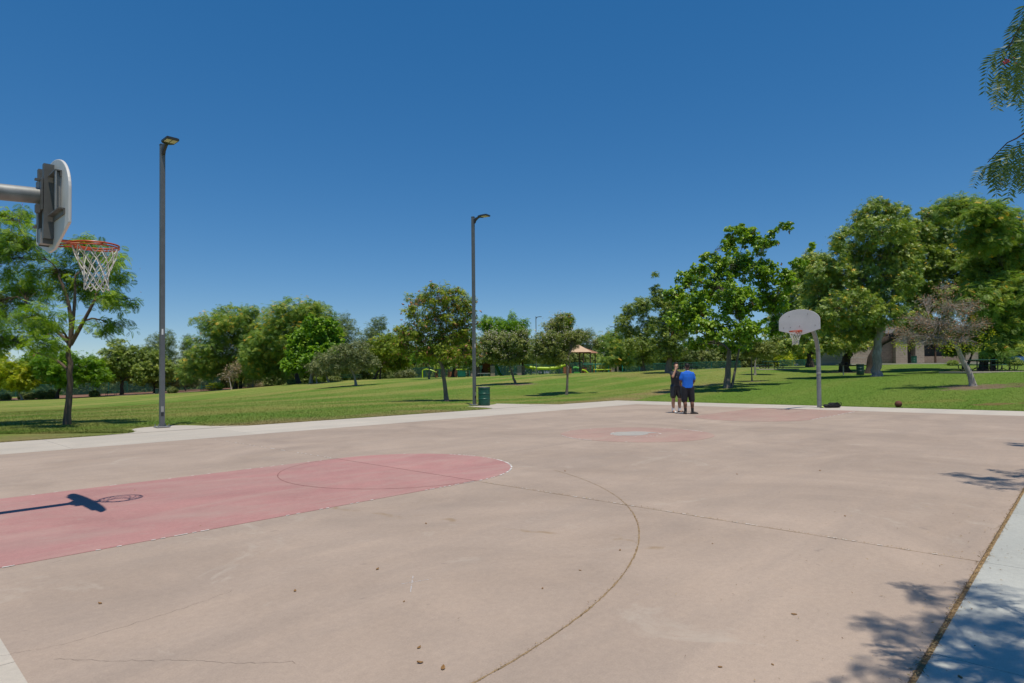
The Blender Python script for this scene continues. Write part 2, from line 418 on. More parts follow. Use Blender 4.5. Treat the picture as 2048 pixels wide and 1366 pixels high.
def screen_mat(name, c, alpha):
    m, n, b, o = new_mat(name); b.inputs['Base Color'].default_value = (*c, 1); b.inputs['Roughness'].default_value = .8
    t = N(n, 'ShaderNodeBsdfTransparent'); mx = N(n, 'ShaderNodeMixShader'); mx.inputs[0].default_value = alpha
    n.links.new(t.outputs[0], mx.inputs[1]); n.links.new(b.outputs[0], mx.inputs[2]); n.links.new(mx.outputs[0], o.inputs[0]); return m
MAT['fence_mesh'] = screen_mat('green_mesh', (.014, .075, .055), .55)

BARK = {'grey': bark_mat('grey_bark', (.20, .17, .145)), 'dark': bark_mat('dark_bark', (.075, .058, .048)),
        'pale': bark_mat('pale_bark', (.36, .32, .28)), 'brown': bark_mat('brown_bark', (.155, .115, .085)),
        'twig': bark_mat('bleached_twig', (.46, .40, .35))}
LEAF = {
 'jacaranda': leaf_mat('jacaranda_leaf', (0.078, 0.156, 0.018), (0.166, 0.301, 0.025), (0.405, 0.538, 0.039), .42),
 'bright': leaf_mat('bright_leaf', (0.074, 0.159, 0.012), (0.151, 0.302, 0.017), (0.337, 0.499, 0.027), .40),
 'yellow': leaf_mat('yellow_green_leaf', (0.172, 0.239, 0.013), (0.362, 0.445, 0.018), (0.655, 0.604, 0.038), .40),
 'olive': leaf_mat('olive_leaf', (0.113, 0.170, 0.030), (0.239, 0.322, 0.056), (0.463, 0.512, 0.106), .30, .45, .45),
 'fern': leaf_mat('feathery_leaf', (0.114, 0.210, 0.052), (0.241, 0.370, 0.070), (0.496, 0.531, 0.099), .34, accent=(1.022, 0.592, 0.079)),
 'silver': leaf_mat('grey_green_leaf', (0.128, 0.156, 0.064), (0.229, 0.262, 0.112), (0.393, 0.398, 0.191), .30),
 'podtree': leaf_mat('podtree_leaf', (0.101, 0.169, 0.018), (0.222, 0.301, 0.029), (0.453, 0.503, 0.044), .40, accent=(0.546, 0.275, 0.073)),
 'flowering': leaf_mat('flowering_leaf', (0.109, 0.161, 0.038), (0.231, 0.283, 0.071), (0.421, 0.429, 0.125), .34),
 'catalpa': leaf_mat('catalpa_leaf', (0.087, 0.172, 0.016), (0.173, 0.318, 0.021), (0.396, 0.523, 0.041), .36, .42, .5),
 'camphor': leaf_mat('camphor_leaf', (0.103, 0.177, 0.030), (0.246, 0.348, 0.060), (0.573, 0.631, 0.132), .28, .40, .55, accent=(1.086, 0.682, 0.081)),
 'conifer': leaf_mat('dusky_leaf', (0.083, 0.128, 0.046), (0.178, 0.236, 0.083), (0.312, 0.361, 0.134), .22, .6),
 'shrub': leaf_mat('shrub_leaf', (0.097, 0.137, 0.035), (0.185, 0.234, 0.067), (0.325, 0.348, 0.117), .28, .6),
 'pepper': leaf_mat('pepper_leaf', (0.064, 0.111, 0.028), (0.109, 0.183, 0.045), (0.210, 0.278, 0.076), .30, .45),
 'dry': leaf_mat('dry_leaf', (.26, .19, .12), (.38, .28, .19), (.50, .41, .30), .25),
}

# lawn: colour by place (mown bands, dry patches, bare soil round the trees)
SPOTS = []           # x, y, rx, ry, colour index
def spot(px, py, D, rx, ry, kind=0):
    p = stand(px, py, D); SPOTS.append((p[0], p[1], rx, ry, kind))
spot(1953, 774, 30.6, 2.1, 1.0); spot(1757, 756, 43.6, 2.0, 1.0); spot(1037, 769.5, 51.5, 1.5, .8); spot(715, 772, 61.5, 1.3, .8)
spot(858, 766, 70, 1.0, .7); spot(1445, 793, 28.6, 1.5, .28, 1); spot(1490, 795, 28.3, .7, .22, 1); spot(1460, 796, 28.0, 1.7, .6, 2)
spot(1995, 812, 24.8, 1.1, .35, 3); spot(1290, 756, 56, 4.0, 3.0, 1.5); spot(1508, 764, 43.5, .8, .5); spot(893, 803, 34.2, .35, .3)
spot(2040, 775, 30.5, 2.0, .8, 2); spot(1690, 745, 55.5, 2.5, 1.2); spot(1860, 800, 26.5, 2.0, .5, 1.6); spot(634, 768, 76, 1.2, .7)
def lawn_material():
    m, n, b, o = new_mat('lawn'); p = position(n)
    sx = N(n, 'ShaderNodeSeparateXYZ'); n.links.new(p, sx.inputs[0]); px_, py_ = sx.outputs[0], sx.outputs[1]
    band = noise(n, 1.0, 3, .5, scaled(n, p, (.03, .30, .0), R(-8)), .35)
    patch = noise(n, .22, 5, .62, p, .5); tuft = noise(n, 7.0, 4, .7, p); fine = noise(n, 42, 3, .75, p)
    green = ramp(n, tuft, [(.25, (.084, .156, .020)), (.5, (.135, .228, .033)), (.78, (.205, .288, .052))])
    yel = ramp(n, tuft, [(.25, (.21, .23, .05)), (.6, (.31, .30, .085)), (.85, (.40, .35, .13))])
    f = math_(n, 'ADD', maprange(n, band, .44, .56, 0, .76), maprange(n, patch, .46, .66, 0, .45), clamp=True)
    left = maprange(n, math_(n, 'SUBTRACT', math_(n, 'MULTIPLY', py_, 1.0), math_(n, 'MULTIPLY', px_, .25)), -4, 12, .22, 1.0)
    k = mixc(n, math_(n, 'MULTIPLY', f, left), green, yel)
    # dry strip along the walk
    wob = math_(n, 'ADD', py_, maprange(n, noise(n, .5, 4, .6, p), .3, .7, -1.0, 1.0))
    dry = math_(n, 'MULTIPLY', maprange(n, wob, 11.3, 13.2, 1, 0), math_(n, 'MULTIPLY', math_(n, 'GREATER_THAN', py_, 10.0), math_(n, 'LESS_THAN', px_, 30.0)))
    dry = math_(n, 'MULTIPLY', dry, maprange(n, noise(n, .33, 3, .5, scaled(n, p, (1, .2, 1))), .36, .56, .15, 1))
    k = mixc(n, math_(n, 'MULTIPLY', dry, .85), k, ramp(n, tuft, [(.25, (.20, .15, .06)), (.6, (.34, .26, .12)), (.85, (.42, .33, .17))]))
    edge = math_(n, 'SUBTRACT', 1.0, 0.0)
    wn1 = noise(n, 1.3, 4, .65, p, .4)
    for (x, y, rx, ry, kind) in SPOTS:
        # ellipse in the viewing frame: rx across, ry along
        dx = math_(n, 'SUBTRACT', px_, float(x)); dy = math_(n, 'SUBTRACT', py_, float(y))
        a = math_(n, 'ADD', math_(n, 'MULTIPLY', dx, float(RH[0]/rx)), math_(n, 'MULTIPLY', dy, float(RH[1]/rx)))
        c = math_(n, 'ADD', math_(n, 'MULTIPLY', dx, float(FH[0]/ry)), math_(n, 'MULTIPLY', dy, float(FH[1]/ry)))
        d = math_(n, 'SQRT', math_(n, 'ADD', math_(n, 'MULTIPLY', a, a), math_(n, 'MULTIPLY', c, c)))
        d = math_(n, 'ADD', d, maprange(n, wn1, .3, .7, -.5, .5))
        colr = {0: (.255, .18, .125), 1: (.46, .36, .23), 1.5: (.30, .255, .085), 1.6: (.24, .25, .055), 2: (.20, .16, .075), 3: (.26, .125, .07)}[kind]
        w = maprange(n, d, .75, 1.05, .92 if kind in (0, 1) else .6, 0)
        k = mixc(n, w, k, mixc(n, 1.0, colr, ramp(n, fine, [(.3, (.55, .55, .55)), (.7, (1.25, 1.25, 1.25))]), 'MULTIPLY'))
    k = mixc(n, 1.0, k, ramp(n, fine, [(.28, (.66, .66, .66)), (.72, (1.28, 1.28, 1.28))]), 'MULTIPLY')
    n.links.new(k, b.inputs['Base Color']); b.inputs['Roughness'].default_value = .85; b.inputs['Specular IOR Level'].default_value = .08
    bump(n, b, math_(n, 'ADD', math_(n, 'MULTIPLY', tuft, .6), fine), .9, .05)
    return m
MAT['lawn'] = lawn_material()

# ================================================================== GROUND
def build_ground():
    ang = np.concatenate([np.arange(-180, -52, 6.0), np.arange(-52, 52, .35), np.arange(52, 180, 6.0)])
    rad = [0.0, 4.0]
    while rad[-1] < 4500:
        r = rad[-1]; rad.append(r+max(.35, r*.016) if r < 170 else r*1.22)
    rad = np.array(rad[1:]); na = len(ang)
    A, Rr = np.meshgrid(np.radians(ang), rad)
    X = CAM[0]+Rr*(np.cos(A)*FH[0]-np.sin(A)*-RH[0]*-1*-1) if False else CAM[0]+Rr*(np.cos(A)*FH[0]+np.sin(A)*RH[0])
    Y = CAM[1]+Rr*(np.cos(A)*FH[1]+np.sin(A)*RH[1])
    Z = np.concatenate([ground(X[i], Y[i]) for i in range(len(rad))])
    V = np.stack([X.ravel(), Y.ravel(), Z], -1)
    V = np.concatenate([V, [[CAM[0], CAM[1], -.06]]]); ci = len(V)-1
    T = []
    nr = len(rad); i = np.arange(nr-1)[:, None]*na; j = np.arange(na)[None]; j2 = (j+1) % na
    a, b_, c, d = (i+j).ravel(), (i+j2).ravel(), (i+na+j2).ravel(), (i+na+j).ravel()
    T = np.concatenate([np.stack([a, b_, c], -1), np.stack([a, c, d], -1),
                        np.stack([np.full(na, ci), np.arange(na), (np.arange(na)+1) % na], -1)])
    T = T[:, ::-1]
    return structure(np_mesh('ground', V, T, MAT['lawn'], smooth=True))
build_ground()

# ---- court: eight slabs with open joints over a soil bed, painted key, circles and lines
CX0, CX1, CYL, CYR = -12.65, 12.46, 7.68, -7.58
court = structure(MB().box((0, 0, -.075), (X1-X0-.1, Y1-Y0-.1, .05)).build('court_bed', MAT['soil'], loc=((X0+X1)/2, (Y0+Y1)/2, 0)))
court.location = ((X0+X1)/2, (Y0+Y1)/2, 0)
def cl(x, y, z=0.0): return (x-court.location.x, y-court.location.y, z)
def slab(x0, x1, y0, y1, mat, top=0.0, name='concrete_slab', g=.0035, bev=.003):
    o = MB().box((0, 0, 0), (x1-x0-2*g, y1-y0-2*g, .06), bev=bev).build(name, mat, court)
    o.location = cl((x0+x1)/2, (y0+y1)/2, top-.03); return o
xs = [CX0, -7.16, 0.0, 7.16, CX1]
for a, b in zip(xs[:-1], xs[1:]):
    slab(a, b, CYR+.012, 0.06, MAT['court']); slab(a, b, 0.06, CYL, MAT['court'])
# walks: panels along the four sides
def run(lo, hi, cuts): return list(zip([lo]+cuts, cuts+[hi]))
for a, b in run(CX0, CX1, [-9.91, -5.9, -1.9, 2.1, 6.1, 10.0]): slab(a, b, CYL+.004, Y1, MAT['walk'], .001, 'walk_slab')
for a, b in run(Y0, Y1, [-7.58, -4.2, -.9, 2.4, 5.7, 7.68]): slab(CX1+.004, X1, a, b, MAT['walk'], .0012, 'walk_slab')
for a, b in run(CX0, CX1, [-11.2, -9.3, -7.16, -4.9, -2.6, -.3, 2.0, 4.3, 6.6, 8.9, 10.6]): slab(a, b, Y0, CYR-.012, MAT['walk_grey'], .0008, 'walk_slab')
for a, b in run(Y0, Y1, [-7.58, -4.0, 0.0, 4.0, 7.68]): slab(X0, CX0+.009, a, b, MAT['walk'], .0012, 'walk_slab')
# rounded pads of the lamp posts in the lawn
def pad(pts, name='post_pad', top=.012):
    o = MB().prism([(p[0], p[1]) for p in pts], -.08, top).build(name, MAT['walk'], court); o.location = (-court.location.x, -court.location.y, 0); return o
def smooth_pts(P, n=6):
    P = [np.array(p, float) for p in P]; out = []
    for i in range(1, len(P)-1):
        a = (P[i-1]+P[i])/2 if i > 1 else P[0]; c = (P[i]+P[i+1])/2 if i < len(P)-2 else P[-1]
        out += list(bez(a, P[i], c, n))
    return out
pad(smooth_pts([(-8.6, 10.6), (-8.05, 10.66), (-7.75, 11.0), (-7.6, 12.1), (-7.1, 12.55), (-6.2, 12.55), (-5.85, 11.9), (-5.5, 11.0), (-4.9, 10.62)]))
P2 = onplane(949, 809)
pad(smooth_pts([(5.4, 10.6), (5.9, 10.7), (6.25, 11.3), (6.3, 14.3), (7.0, 14.75), (8.5, 14.6), (9.1, 13.6), (9.5, 11.6), (10.2, 10.62)]))

def sheet(name, polys, mat, z, thick=None):
    mb = MB()
    for p in polys:
        pts = [(float(q[0]), float(q[1])) for q in p]
        if thick: mb.prism(pts, -thick, 0.0)
        else: mb.add([(q[0], q[1], 0.0) for q in pts], [tuple(range(len(pts)))])
    o = mb.build(name, mat, court)
    o.location = (-court.location.x, -court.location.y, z); return o
RAD = 1.829
def arc(cx, cy, r, a0, a1, n=40): return [(cx+r*math.cos(R(a0+(a1-a0)*i/n)), cy+r*math.sin(R(a0+(a1-a0)*i/n))) for i in range(n+1)]
def strip(pts, w, jit=0.0):
    q = []
    for i in range(len(pts)):
        a = np.array(pts[max(i-1, 0)]); b = np.array(pts[min(i+1, len(pts)-1)]); t = (b-a)/max(1e-9, np.hypot(*(b-a)))
        nn = np.array([-t[1], t[0]]); q.append((np.array(pts[i])+nn*w/2*(1+jit*random.uniform(-1, 1)), np.array(pts[i])-nn*w/2*(1+jit*random.uniform(-1, 1))))
    return [[q[i][0], q[i][1], q[i+1][1], q[i+1][0]] for i in range(len(q)-1)]
g = .004
sheet('joint_dirt', strip([(CX0+.1+i*.5, CYR) for i in range(50)], .03, .2), MAT['dirt_line'], -.014)
sheet('painted_lane', [[(CX0+.01, -RAD), (-7.16-g, -RAD), (-7.16-g, RAD), (CX0+.01, RAD)]], MAT['lane'], .004, .0037)
sheet('painted_lane', [arc(-7.16+g, 0, RAD, -90, 90)], MAT['lane'], .004, .0037)
sheet('painted_lane', [[(7.16+g, -RAD), (CX1-.01, -RAD), (CX1-.01, RAD), (7.16+g, RAD)]], MAT['lane_pale'], .004, .0037)
sheet('painted_lane', [arc(7.16-g, 0, RAD, 90, 270)], MAT['lane_pale'], .004, .0037)
sheet('painted_circle', [arc(g, 0, RAD, -90, 90)], MAT['lane_pale'], .004, .0037)
sheet('painted_circle', [arc(-g, 0, RAD, 90, 270)], MAT['lane_pale'], .004, .0037)
inner = [(p[0]*(1+.05*math.sin(7*i)), p[1]*(1+.05*math.sin(5*i))) for i, p in enumerate(arc(0, 0, RAD/3, 0, 351, 39))]
inner = [p if (p[1] > -.25*p[0]-.15) else (p[0]*.72-.05, p[1]*.55+.05) for p in inner]
sheet('worn_circle', [inner], MAT['grey_wear'], .0075, .0033)
sheet('groove_line', strip(arc(-7.16, 0, RAD-.02, 90, 270, 60), .016, .4), MAT['red_line'], .0055)
sheet('groove_line', strip([(-7.16, -RAD), (-7.16, RAD)], .012), MAT['red_line'], .0058)
tp = arc(-11.33, 0, 6.0, -112, -20, 220)
sheet('arc_groove', strip(tp[:150], .011, .7), MAT['dirt_line'], .0018)
sheet('arc_groove', strip(tp[149:], .008, .8), MAT['dirt_line'], .0018)
sheet('joint_dirt', strip([(-7.16, CYR+.02+.25*i) for i in range(24)], .006, .9), MAT['dirt_line'], .0016)
def chips(pts, w, keep, z=.0052, seed=1, mat='white_paint'):
    rr = random.Random(seed); S = strip(pts, w, .5)
    out = [s for i, s in enumerate(S) if rr.random() < keep(i/len(S))]
    if out: sheet('worn_line', out, MAT[mat], z)
chips(arc(-7.16, 0, RAD+.01, -90, 60, 160), .026, lambda t: (.85 if .2 < t < .5 else .4) if t < .55 else (.2 if t < .75 else .03), seed=2)
chips([(CX0+.05+i*.04, -RAD-.005) for i in range(136)], .016, lambda t: .6 if .2 < t < .33 or t > .85 else .12, seed=3)
chips([(CX0+.05+i*.04, RAD+.01) for i in range(136)], .014, lambda t: .10, seed=4)
chips([(-7.155, CYR+.05+i*.04) for i in range(140)], .010, lambda t: .18, seed=5)
chips([(-7.17, RAD+.1+i*.05) for i in range(110)], .02, lambda t: .25, seed=15)
chips(arc(0, 0, RAD, 0, 360, 220), .024, lambda t: .7 if .38 < t < .50 or .90 < t < .97 else .03, seed=6)
chips(arc(0, 0, RAD/3, 0, 360, 120), .03, lambda t: .6 if .2 < t < .5 or t > .85 else .15, seed=7)
chips([(7.1+i*.05, -RAD-.01) for i in range(96)], .035, lambda t: .55, seed=8)
A_ = onplane(803, 1168); B_ = onplane(863, 1158); C_ = onplane(826, 1152); D_ = onplane(821, 1184)
chips([A_[:2]+(B_-A_)[:2]*t for t in np.linspace(0, 1, 30)], .007, lambda t: .6, seed=9, mat='chalk', z=.0012)
chips([C_[:2]+(D_-C_)[:2]*t for t in np.linspace(0, 1, 24)], .007, lambda t: .7, seed=10, mat='chalk', z=.0013)
for k, pxs in enumerate(([(0, 1312), (130, 1288), (300, 1238), (400, 1205), (470, 1180)], [(110, 1318), (240, 1322), (380, 1320), (480, 1327), (600, 1325)])):
    P = [onplane(*q)[:2] for q in pxs]; pts = []
    for a, b in zip(P[:-1], P[1:]):
        for t in np.linspace(0, 1, 14)[:-1]: pts.append(a+(b-a)*t+rng.normal(0, .007, 2))
    sheet('crack', strip(pts, .0016, .8), MAT['crack'], .0014)

# ================================================================== TREES
def leaf_template(kind):
    """verts (k,3) along +X, normal +Z, unit length; triangles"""
    if kind == 'leaf':
        V = [(0, 0, 0), (.45, .27, .05), (1, 0, -.06), (.45, -.27, .05)]; T = [(0, 2, 1), (0, 3, 2)]
    elif kind == 'narrow':
        V = [(0, 0, 0), (.4, .13, .04), (1, 0, -.08), (.4, -.13, .04)]; T = [(0, 2, 1), (0, 3, 2)]
    elif kind == 'big':                                   # heart-shaped leaf with a fold and a drooping tip
        V = [(0, 0, 0), (.12, .36, .05), (.55, .40, .02), (1.05, 0, -.22), (.55, -.40, .02), (.12, -.36, .05), (.5, 0, -.05)]
        T = [(0, 6, 1), (1, 6, 2), (2, 6, 3), (0, 5, 6), (5, 4, 6), (4, 3, 6)]
    elif kind == 'spray':                                 # five leaves on a twig
        V = []; T = []
        for i, (x, a, l) in enumerate(((.05, .9, .5), (.1, -.9, .5), (.35, .75, .5), (.4, -.75, .5), (.5, .05, .55))):
            c, s_ = math.cos(a), math.sin(a); k = len(V); z = random.uniform(-.12, .12)
            for (u, v) in ((0, 0), (.45, .2), (1, 0), (.45, -.2)):
                V.append((x+l*(u*c-v*s_), l*(u*s_+v*c), z*u - .12*u*u))
            T += [(k, k+2, k+1), (k, k+3, k+2)]
    elif kind == 'frond':                                 # feather with paired pinnae
        V = []; T = []; n = 6
        for i in range(n):
            x = .10+.86*i/n; l = .36*math.sin(math.pi*(.30+.66*i/n))+.04; dr = -.30*x*x
            for sg in (1, -1):
                k = len(V); dx = .55*l; w = .055
                V += [(x, 0, dr), (x+dx*.5-w*.8, sg*l*.55, dr), (x+dx, sg*l, dr-.12*l), (x+dx*.5+w, sg*l*.5, dr)]
                T += [(k, k+1, k+2), (k, k+2, k+3)] if sg < 0 else [(k, k+2, k+1), (k, k+3, k+2)]
        k = len(V); V += [(0, .012, 0), (0, -.012, 0), (1.06, 0, -.34)]; T += [(k, k+1, k+2)]
    elif kind == 'pod':
        V = [(0, 0, 0), (.5, .22, .06), (1, 0, 0), (.5, -.22, .06), (.5, 0, -.14)]; T = [(0, 2, 1), (0, 3, 2), (0, 1, 4), (1, 2, 4), (2, 3, 4), (3, 0, 4)]
    elif kind == 'wisp':                                  # slim upright tuft (conifers, eucalypts)
        V = []; T = []
        for a in (-.5, -.15, .2, .55):
            k = len(V); V += [(0, .0, 0), (math.cos(a)*.9, math.sin(a)*.9, random.uniform(-.2, .2)), (.12, .09*(1 if a > 0 else -1), .03)]; T += [(k, k+1, k+2)]
    return np.array(V, float), np.array(T, int)

def orient(nrm, axis):
    nrm = nrm/np.linalg.norm(nrm, axis=1, keepdims=True)
    axis = axis-(axis*nrm).sum(1, keepdims=True)*nrm
    axis = axis/np.maximum(1e-6, np.linalg.norm(axis, axis=1, keepdims=True))
    return np.stack([axis, np.cross(nrm, axis), nrm], -1)      # columns x,y,z
def scatter(kind, P, nrm, axis, size):
    V, T = leaf_template(kind); Mx = orient(nrm, axis)
    W = np.einsum('nij,kj->nki', Mx, V)*size[:, None, None]+P[:, None, :]
    F = T[None]+(np.arange(len(P))*len(V))[:, None, None]
    return W.reshape(-1, 3), F.reshape(-1, 3), len(T)
def scatter_obj(name, kind, P, nrm, axis, size, mat, parent, tint):
    V, F, k = scatter(kind, P, nrm, axis, size)
    return np_mesh(name, V, F, mat, parent, np.repeat(tint, k))

class Tubes:
    """many branches in one numpy mesh"""
    def __init__(s): s.V = []; s.T = []; s.n = 0
    def add(s, P, r, n=5):
        P = np.asarray(P, float); k = len(P); r = np.broadcast_to(np.asarray(r, float), (k,))
        t = np.gradient(P, axis=0); t /= np.maximum(1e-9, np.linalg.norm(t, axis=1, keepdims=True))
        ref = np.array([0.31, .87, .37]); a = np.cross(t, ref); a /= np.maximum(1e-6, np.linalg.norm(a, axis=1, keepdims=True)); b = np.cross(t, a)
        w = np.arange(n)*2*math.pi/n
        V = P[:, None]+(a[:, None]*np.cos(w)[None, :, None]+b[:, None]*np.sin(w)[None, :, None])*r[:, None, None]
        i = (np.arange(k-1)*n)[:, None]; j = np.arange(n)[None]; j2 = (j+1) % n
        q = np.stack([(i+j), (i+j2), (i+n+j2), (i+n+j)], -1).reshape(-1, 4)
        T = np.concatenate([q[:, [0, 1, 2]], q[:, [0, 2, 3]]])+s.n
        s.V.append(V.reshape(-1, 3)); s.T.append(T); s.n += k*n
    def build(s, name, mat, parent):
        return np_mesh(name, np.concatenate(s.V), np.concatenate(s.T), mat, parent, smooth=True)

def tree(name, label, base, lobes, leaves=6000, size=.18, kind='spray', leaf='olive', bark='grey', trunk=None, tr=.16,
         group='park trees', per=26, spread=.55, upness=.6, droop=.3, fill=.42, depth=.85, pods=0, flowers=0, flower_mat='flower',
         twigs=True, bare=0.0, bend=None, stems=None, flat=1.0, cat='tree', contrast=.5, limb=.38, hollow=0.0, podsize=.09, puff=1.13, twigr=.2, core=.3):
    bpx, bpy_, D = base
    g0 = stand(bpx, bpy_, D); root = thing(name, label, cat, g0, 0, group)
    s = D/FPX
    W = max(l[0]+l[2] for l in lobes)-min(l[0]-l[2] for l in lobes); cxm = (max(l[0]+l[2] for l in lobes)+min(l[0]-l[2] for l in lobes))/2
    L = []
    for (cx, cy, rx, ry) in lobes:
        u = min(1.0, abs(cx-cxm)/(W/2+1e-6)); off = rng.uniform(-.42, .42)*W*s*(1-u)*depth
        c = at(cx, cy, D+off)-at(bpx, bpy_, D)          # stays in its direction, sits nearer or farther
        L.append((c, rx*s*puff, ry*s*puff, depth*.5*(rx+ry)*s*puff))
    leaves = int(leaves*1.45)
    area = np.array([l[1]*l[2] for l in L]); area = area/area.sum()
    # trunk
    tb = Tubes(); top_i = int(np.argmax([l[0][2] for l in L]))
    low = min(l[0][2]-l[2] for l in L)
    if trunk: pts = [at(px, py, D)-at(bpx, bpy_, D) for px, py in trunk]
    else:
        mid = np.mean([l[0] for l in L], 0); pts = [np.array([mid[0]*.12, mid[1]*.12, max(.3, low*.5)]), np.array([mid[0]*.3, mid[1]*.3, max(.6, low+.15*(mid[2]-low))])]
    pts = [np.zeros(3)]+pts; path = [pts[0]]
    for a, b in zip(pts[:-1], pts[1:]):
        for t in (.34, .67, 1.0): path.append(a+(b-a)*t+rng.normal(0, .03*tr/.16*(t < 1), 3)*np.array([1, 1, .2]))
    path = np.array(path); k = len(path); tt = np.linspace(0, 1, k)
    rr = tr*(1-.38*tt); flare = [1.28, 1.06]
    rr[0] *= flare[0]; rr[1] *= flare[1]
    path = np.concatenate([path[:1]-[[0, 0, .12]], path]); rr = np.concatenate([[rr[0]*1.2], rr])
    tb.add(path, rr, 9)
    fork = path[-1]
    stem_nodes = []
    if stems:
        for stem in stems:
            sp = [at(px, py, D)-at(bpx, bpy_, D) for px, py in stem[0]]
            q = np.array(sp); q = np.concatenate([bez(q[0], q[len(q)//2], q[-1], 8)]); tb.add(q, np.linspace(stem[1], stem[1]*.55, 8), 7); stem_nodes += [(q[i_], stem[1]*.6, 0) for i_ in (4, 6, 7)]
    P = []; C = []; O = []; clusters = []
    nodes = [(path[i], rr[i]*.8, 0.0) for i in range(max(2, len(path)-4), len(path))]
    if stems:
        for q, r_, _k2 in stem_nodes: nodes.append((q, r_, .3))
    order = np.argsort([np.linalg.norm(l[0]-fork) for l in L]); L = [L[i] for i in order]; area = area[order]
    for li, (c, rx, ry, rz) in enumerate(L):
        nl = max(per, int(leaves*area[li])); nc = max(4, nl//per)
        d = rng.normal(size=(nc, 3)); d /= np.linalg.norm(d, axis=1, keepdims=True)
        rad_ = rng.random(nc)**fill
        loc = d*rad_[:, None]
        cc = c+RH*(loc[:, :1]*rx)+FH*(loc[:, 1:2]*rz)+np.array([0, 0, 1.0])*(loc[:, 2:3]*ry)
        # limb: leaves the nearest earlier limb (or the fork) and curves up into the lobe
        endp = c+np.array([0, 0, .15*ry])
        cost = [np.linalg.norm(endp-q)+.45*dst+(2.0*max(0, q[2]-endp[2])) for q, _, dst in nodes]
        bi = int(np.argmin(cost)); st, rst, dst0 = nodes[bi]
        ln = np.linalg.norm(endp-st)
        ctrlp = st+(endp-st)*np.array([.40, .40, .62])+rng.normal(0, .07*ln, 3) if endp[2] > st[2] else st*.5+endp*.5+np.array([0, 0, .25*ln])
        lp = bez(st, ctrlp, endp, 8); lp[1:-1] += rng.normal(0, .022*ln, (6, 3))
        r0 = min(rst*.82, tr*limb*(.55+.6*math.sqrt(area[li]*len(L))))
        tb.add(lp, np.linspace(r0, r0*.34, 8), 6)
        for q_i in range(2, 8): nodes.append((lp[q_i], r0*(1-.66*q_i/7), dst0+ln*q_i/7))
        if twigs:
            for q in cc:
                j = rng.integers(2, 8); a = lp[j]; mid_ = (a+q)/2+rng.normal(0, .06, 3)*np.linalg.norm(q-a)+np.array([0, 0, .06*np.linalg.norm(q-a)])
                tb.add(bez(a, mid_, q, 4), np.linspace(max(.006, r0*twigr), max(.004, r0*.06), 4), 3)
        cr = spread*(rx*ry*rz)**(1/3)/max(1.0, nc**(1/3))*1.55
        cr = max(cr, size*.9)
        m = int(per*(1-bare)) or 1
        g_ = rng.normal(size=(nc, m, 3)); g_ /= np.linalg.norm(g_, axis=2, keepdims=True); g_ *= (rng.random((nc, m, 1))**.5)
        g_[..., 2] *= .72*flat
        pp = cc[:, None]+g_*cr*rng.uniform(.7, 1.25, (nc, 1, 1))
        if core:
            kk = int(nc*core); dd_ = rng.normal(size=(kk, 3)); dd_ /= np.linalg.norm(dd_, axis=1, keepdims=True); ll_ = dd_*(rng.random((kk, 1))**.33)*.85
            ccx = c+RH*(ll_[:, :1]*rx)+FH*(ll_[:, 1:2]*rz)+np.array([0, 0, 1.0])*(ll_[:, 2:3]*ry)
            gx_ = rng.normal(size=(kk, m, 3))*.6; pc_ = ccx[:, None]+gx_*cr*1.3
            P.append(pc_.reshape(-1, 3)); O.append(gx_.reshape(-1, 3)); C.append(np.clip(rng.normal(.35, .15, kk*m), 0, .9))  # inner leaves tinted darker: shade inside the crown put into their colour
        # outer clusters take their tones from the range at random, whole twigs share a tone
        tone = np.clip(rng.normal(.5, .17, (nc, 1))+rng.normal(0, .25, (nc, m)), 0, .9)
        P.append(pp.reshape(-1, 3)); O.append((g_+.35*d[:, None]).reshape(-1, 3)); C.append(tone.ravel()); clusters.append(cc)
    P = np.concatenate(P); O = np.concatenate(O); tint = np.concatenate(C); n = len(P)
    acc = rng.random(n) < .035; tint = np.where(acc & (rng.random(n) < .8), 1.0, tint)
    tb.build('trunk', BARK[bark], root)
    nrm = O*.55+np.array([0, 0, upness])+rng.normal(0, .42, (n, 3)); ax = O*.6+rng.normal(0, .7, (n, 3))-np.array([0, 0, droop])
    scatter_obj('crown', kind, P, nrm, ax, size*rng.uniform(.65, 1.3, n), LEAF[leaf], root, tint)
    cl_ = np.concatenate(clusters)
    if pods:
        i = rng.integers(0, len(cl_), pods); q = cl_[i]+rng.normal(0, 1, (pods, 3))*size*1.2
        # gather on the outside
        stuff(scatter_obj('seed_pods', 'pod', q, rng.normal(size=(pods, 3)), rng.normal(size=(pods, 3))-np.array([0, 0, 1.2]), podsize*rng.uniform(.7, 1.6, pods), MAT['pod'], root, np.full(pods, .5)))
    if flowers:
        hi = cl_[np.argsort(-(cl_[:, 2]+rng.normal(0, .6*np.ptp(cl_[:, 2])*.4, len(cl_))))][:max(4, int(len(cl_)*(.05 if flower_mat == 'flower' else .7)))]
        i = rng.integers(0, len(hi), flowers); q = hi[i]+rng.normal(0, 1, (flowers, 3))*size*(.18 if flower_mat == 'flower' else 1.2)+np.array([0, 0, size*(.12 if flower_mat == 'flower' else .7)])
        stuff(scatter_obj('blossoms', 'pod', q, rng.normal(size=(flowers, 3))+[0, 0, 1], rng.normal(size=(flowers, 3)), size*(.16 if flower_mat == 'flower' else .75)*rng.uniform(.6, 1.3, flowers), MAT[flower_mat], root, np.full(flowers, .5)))
    return root

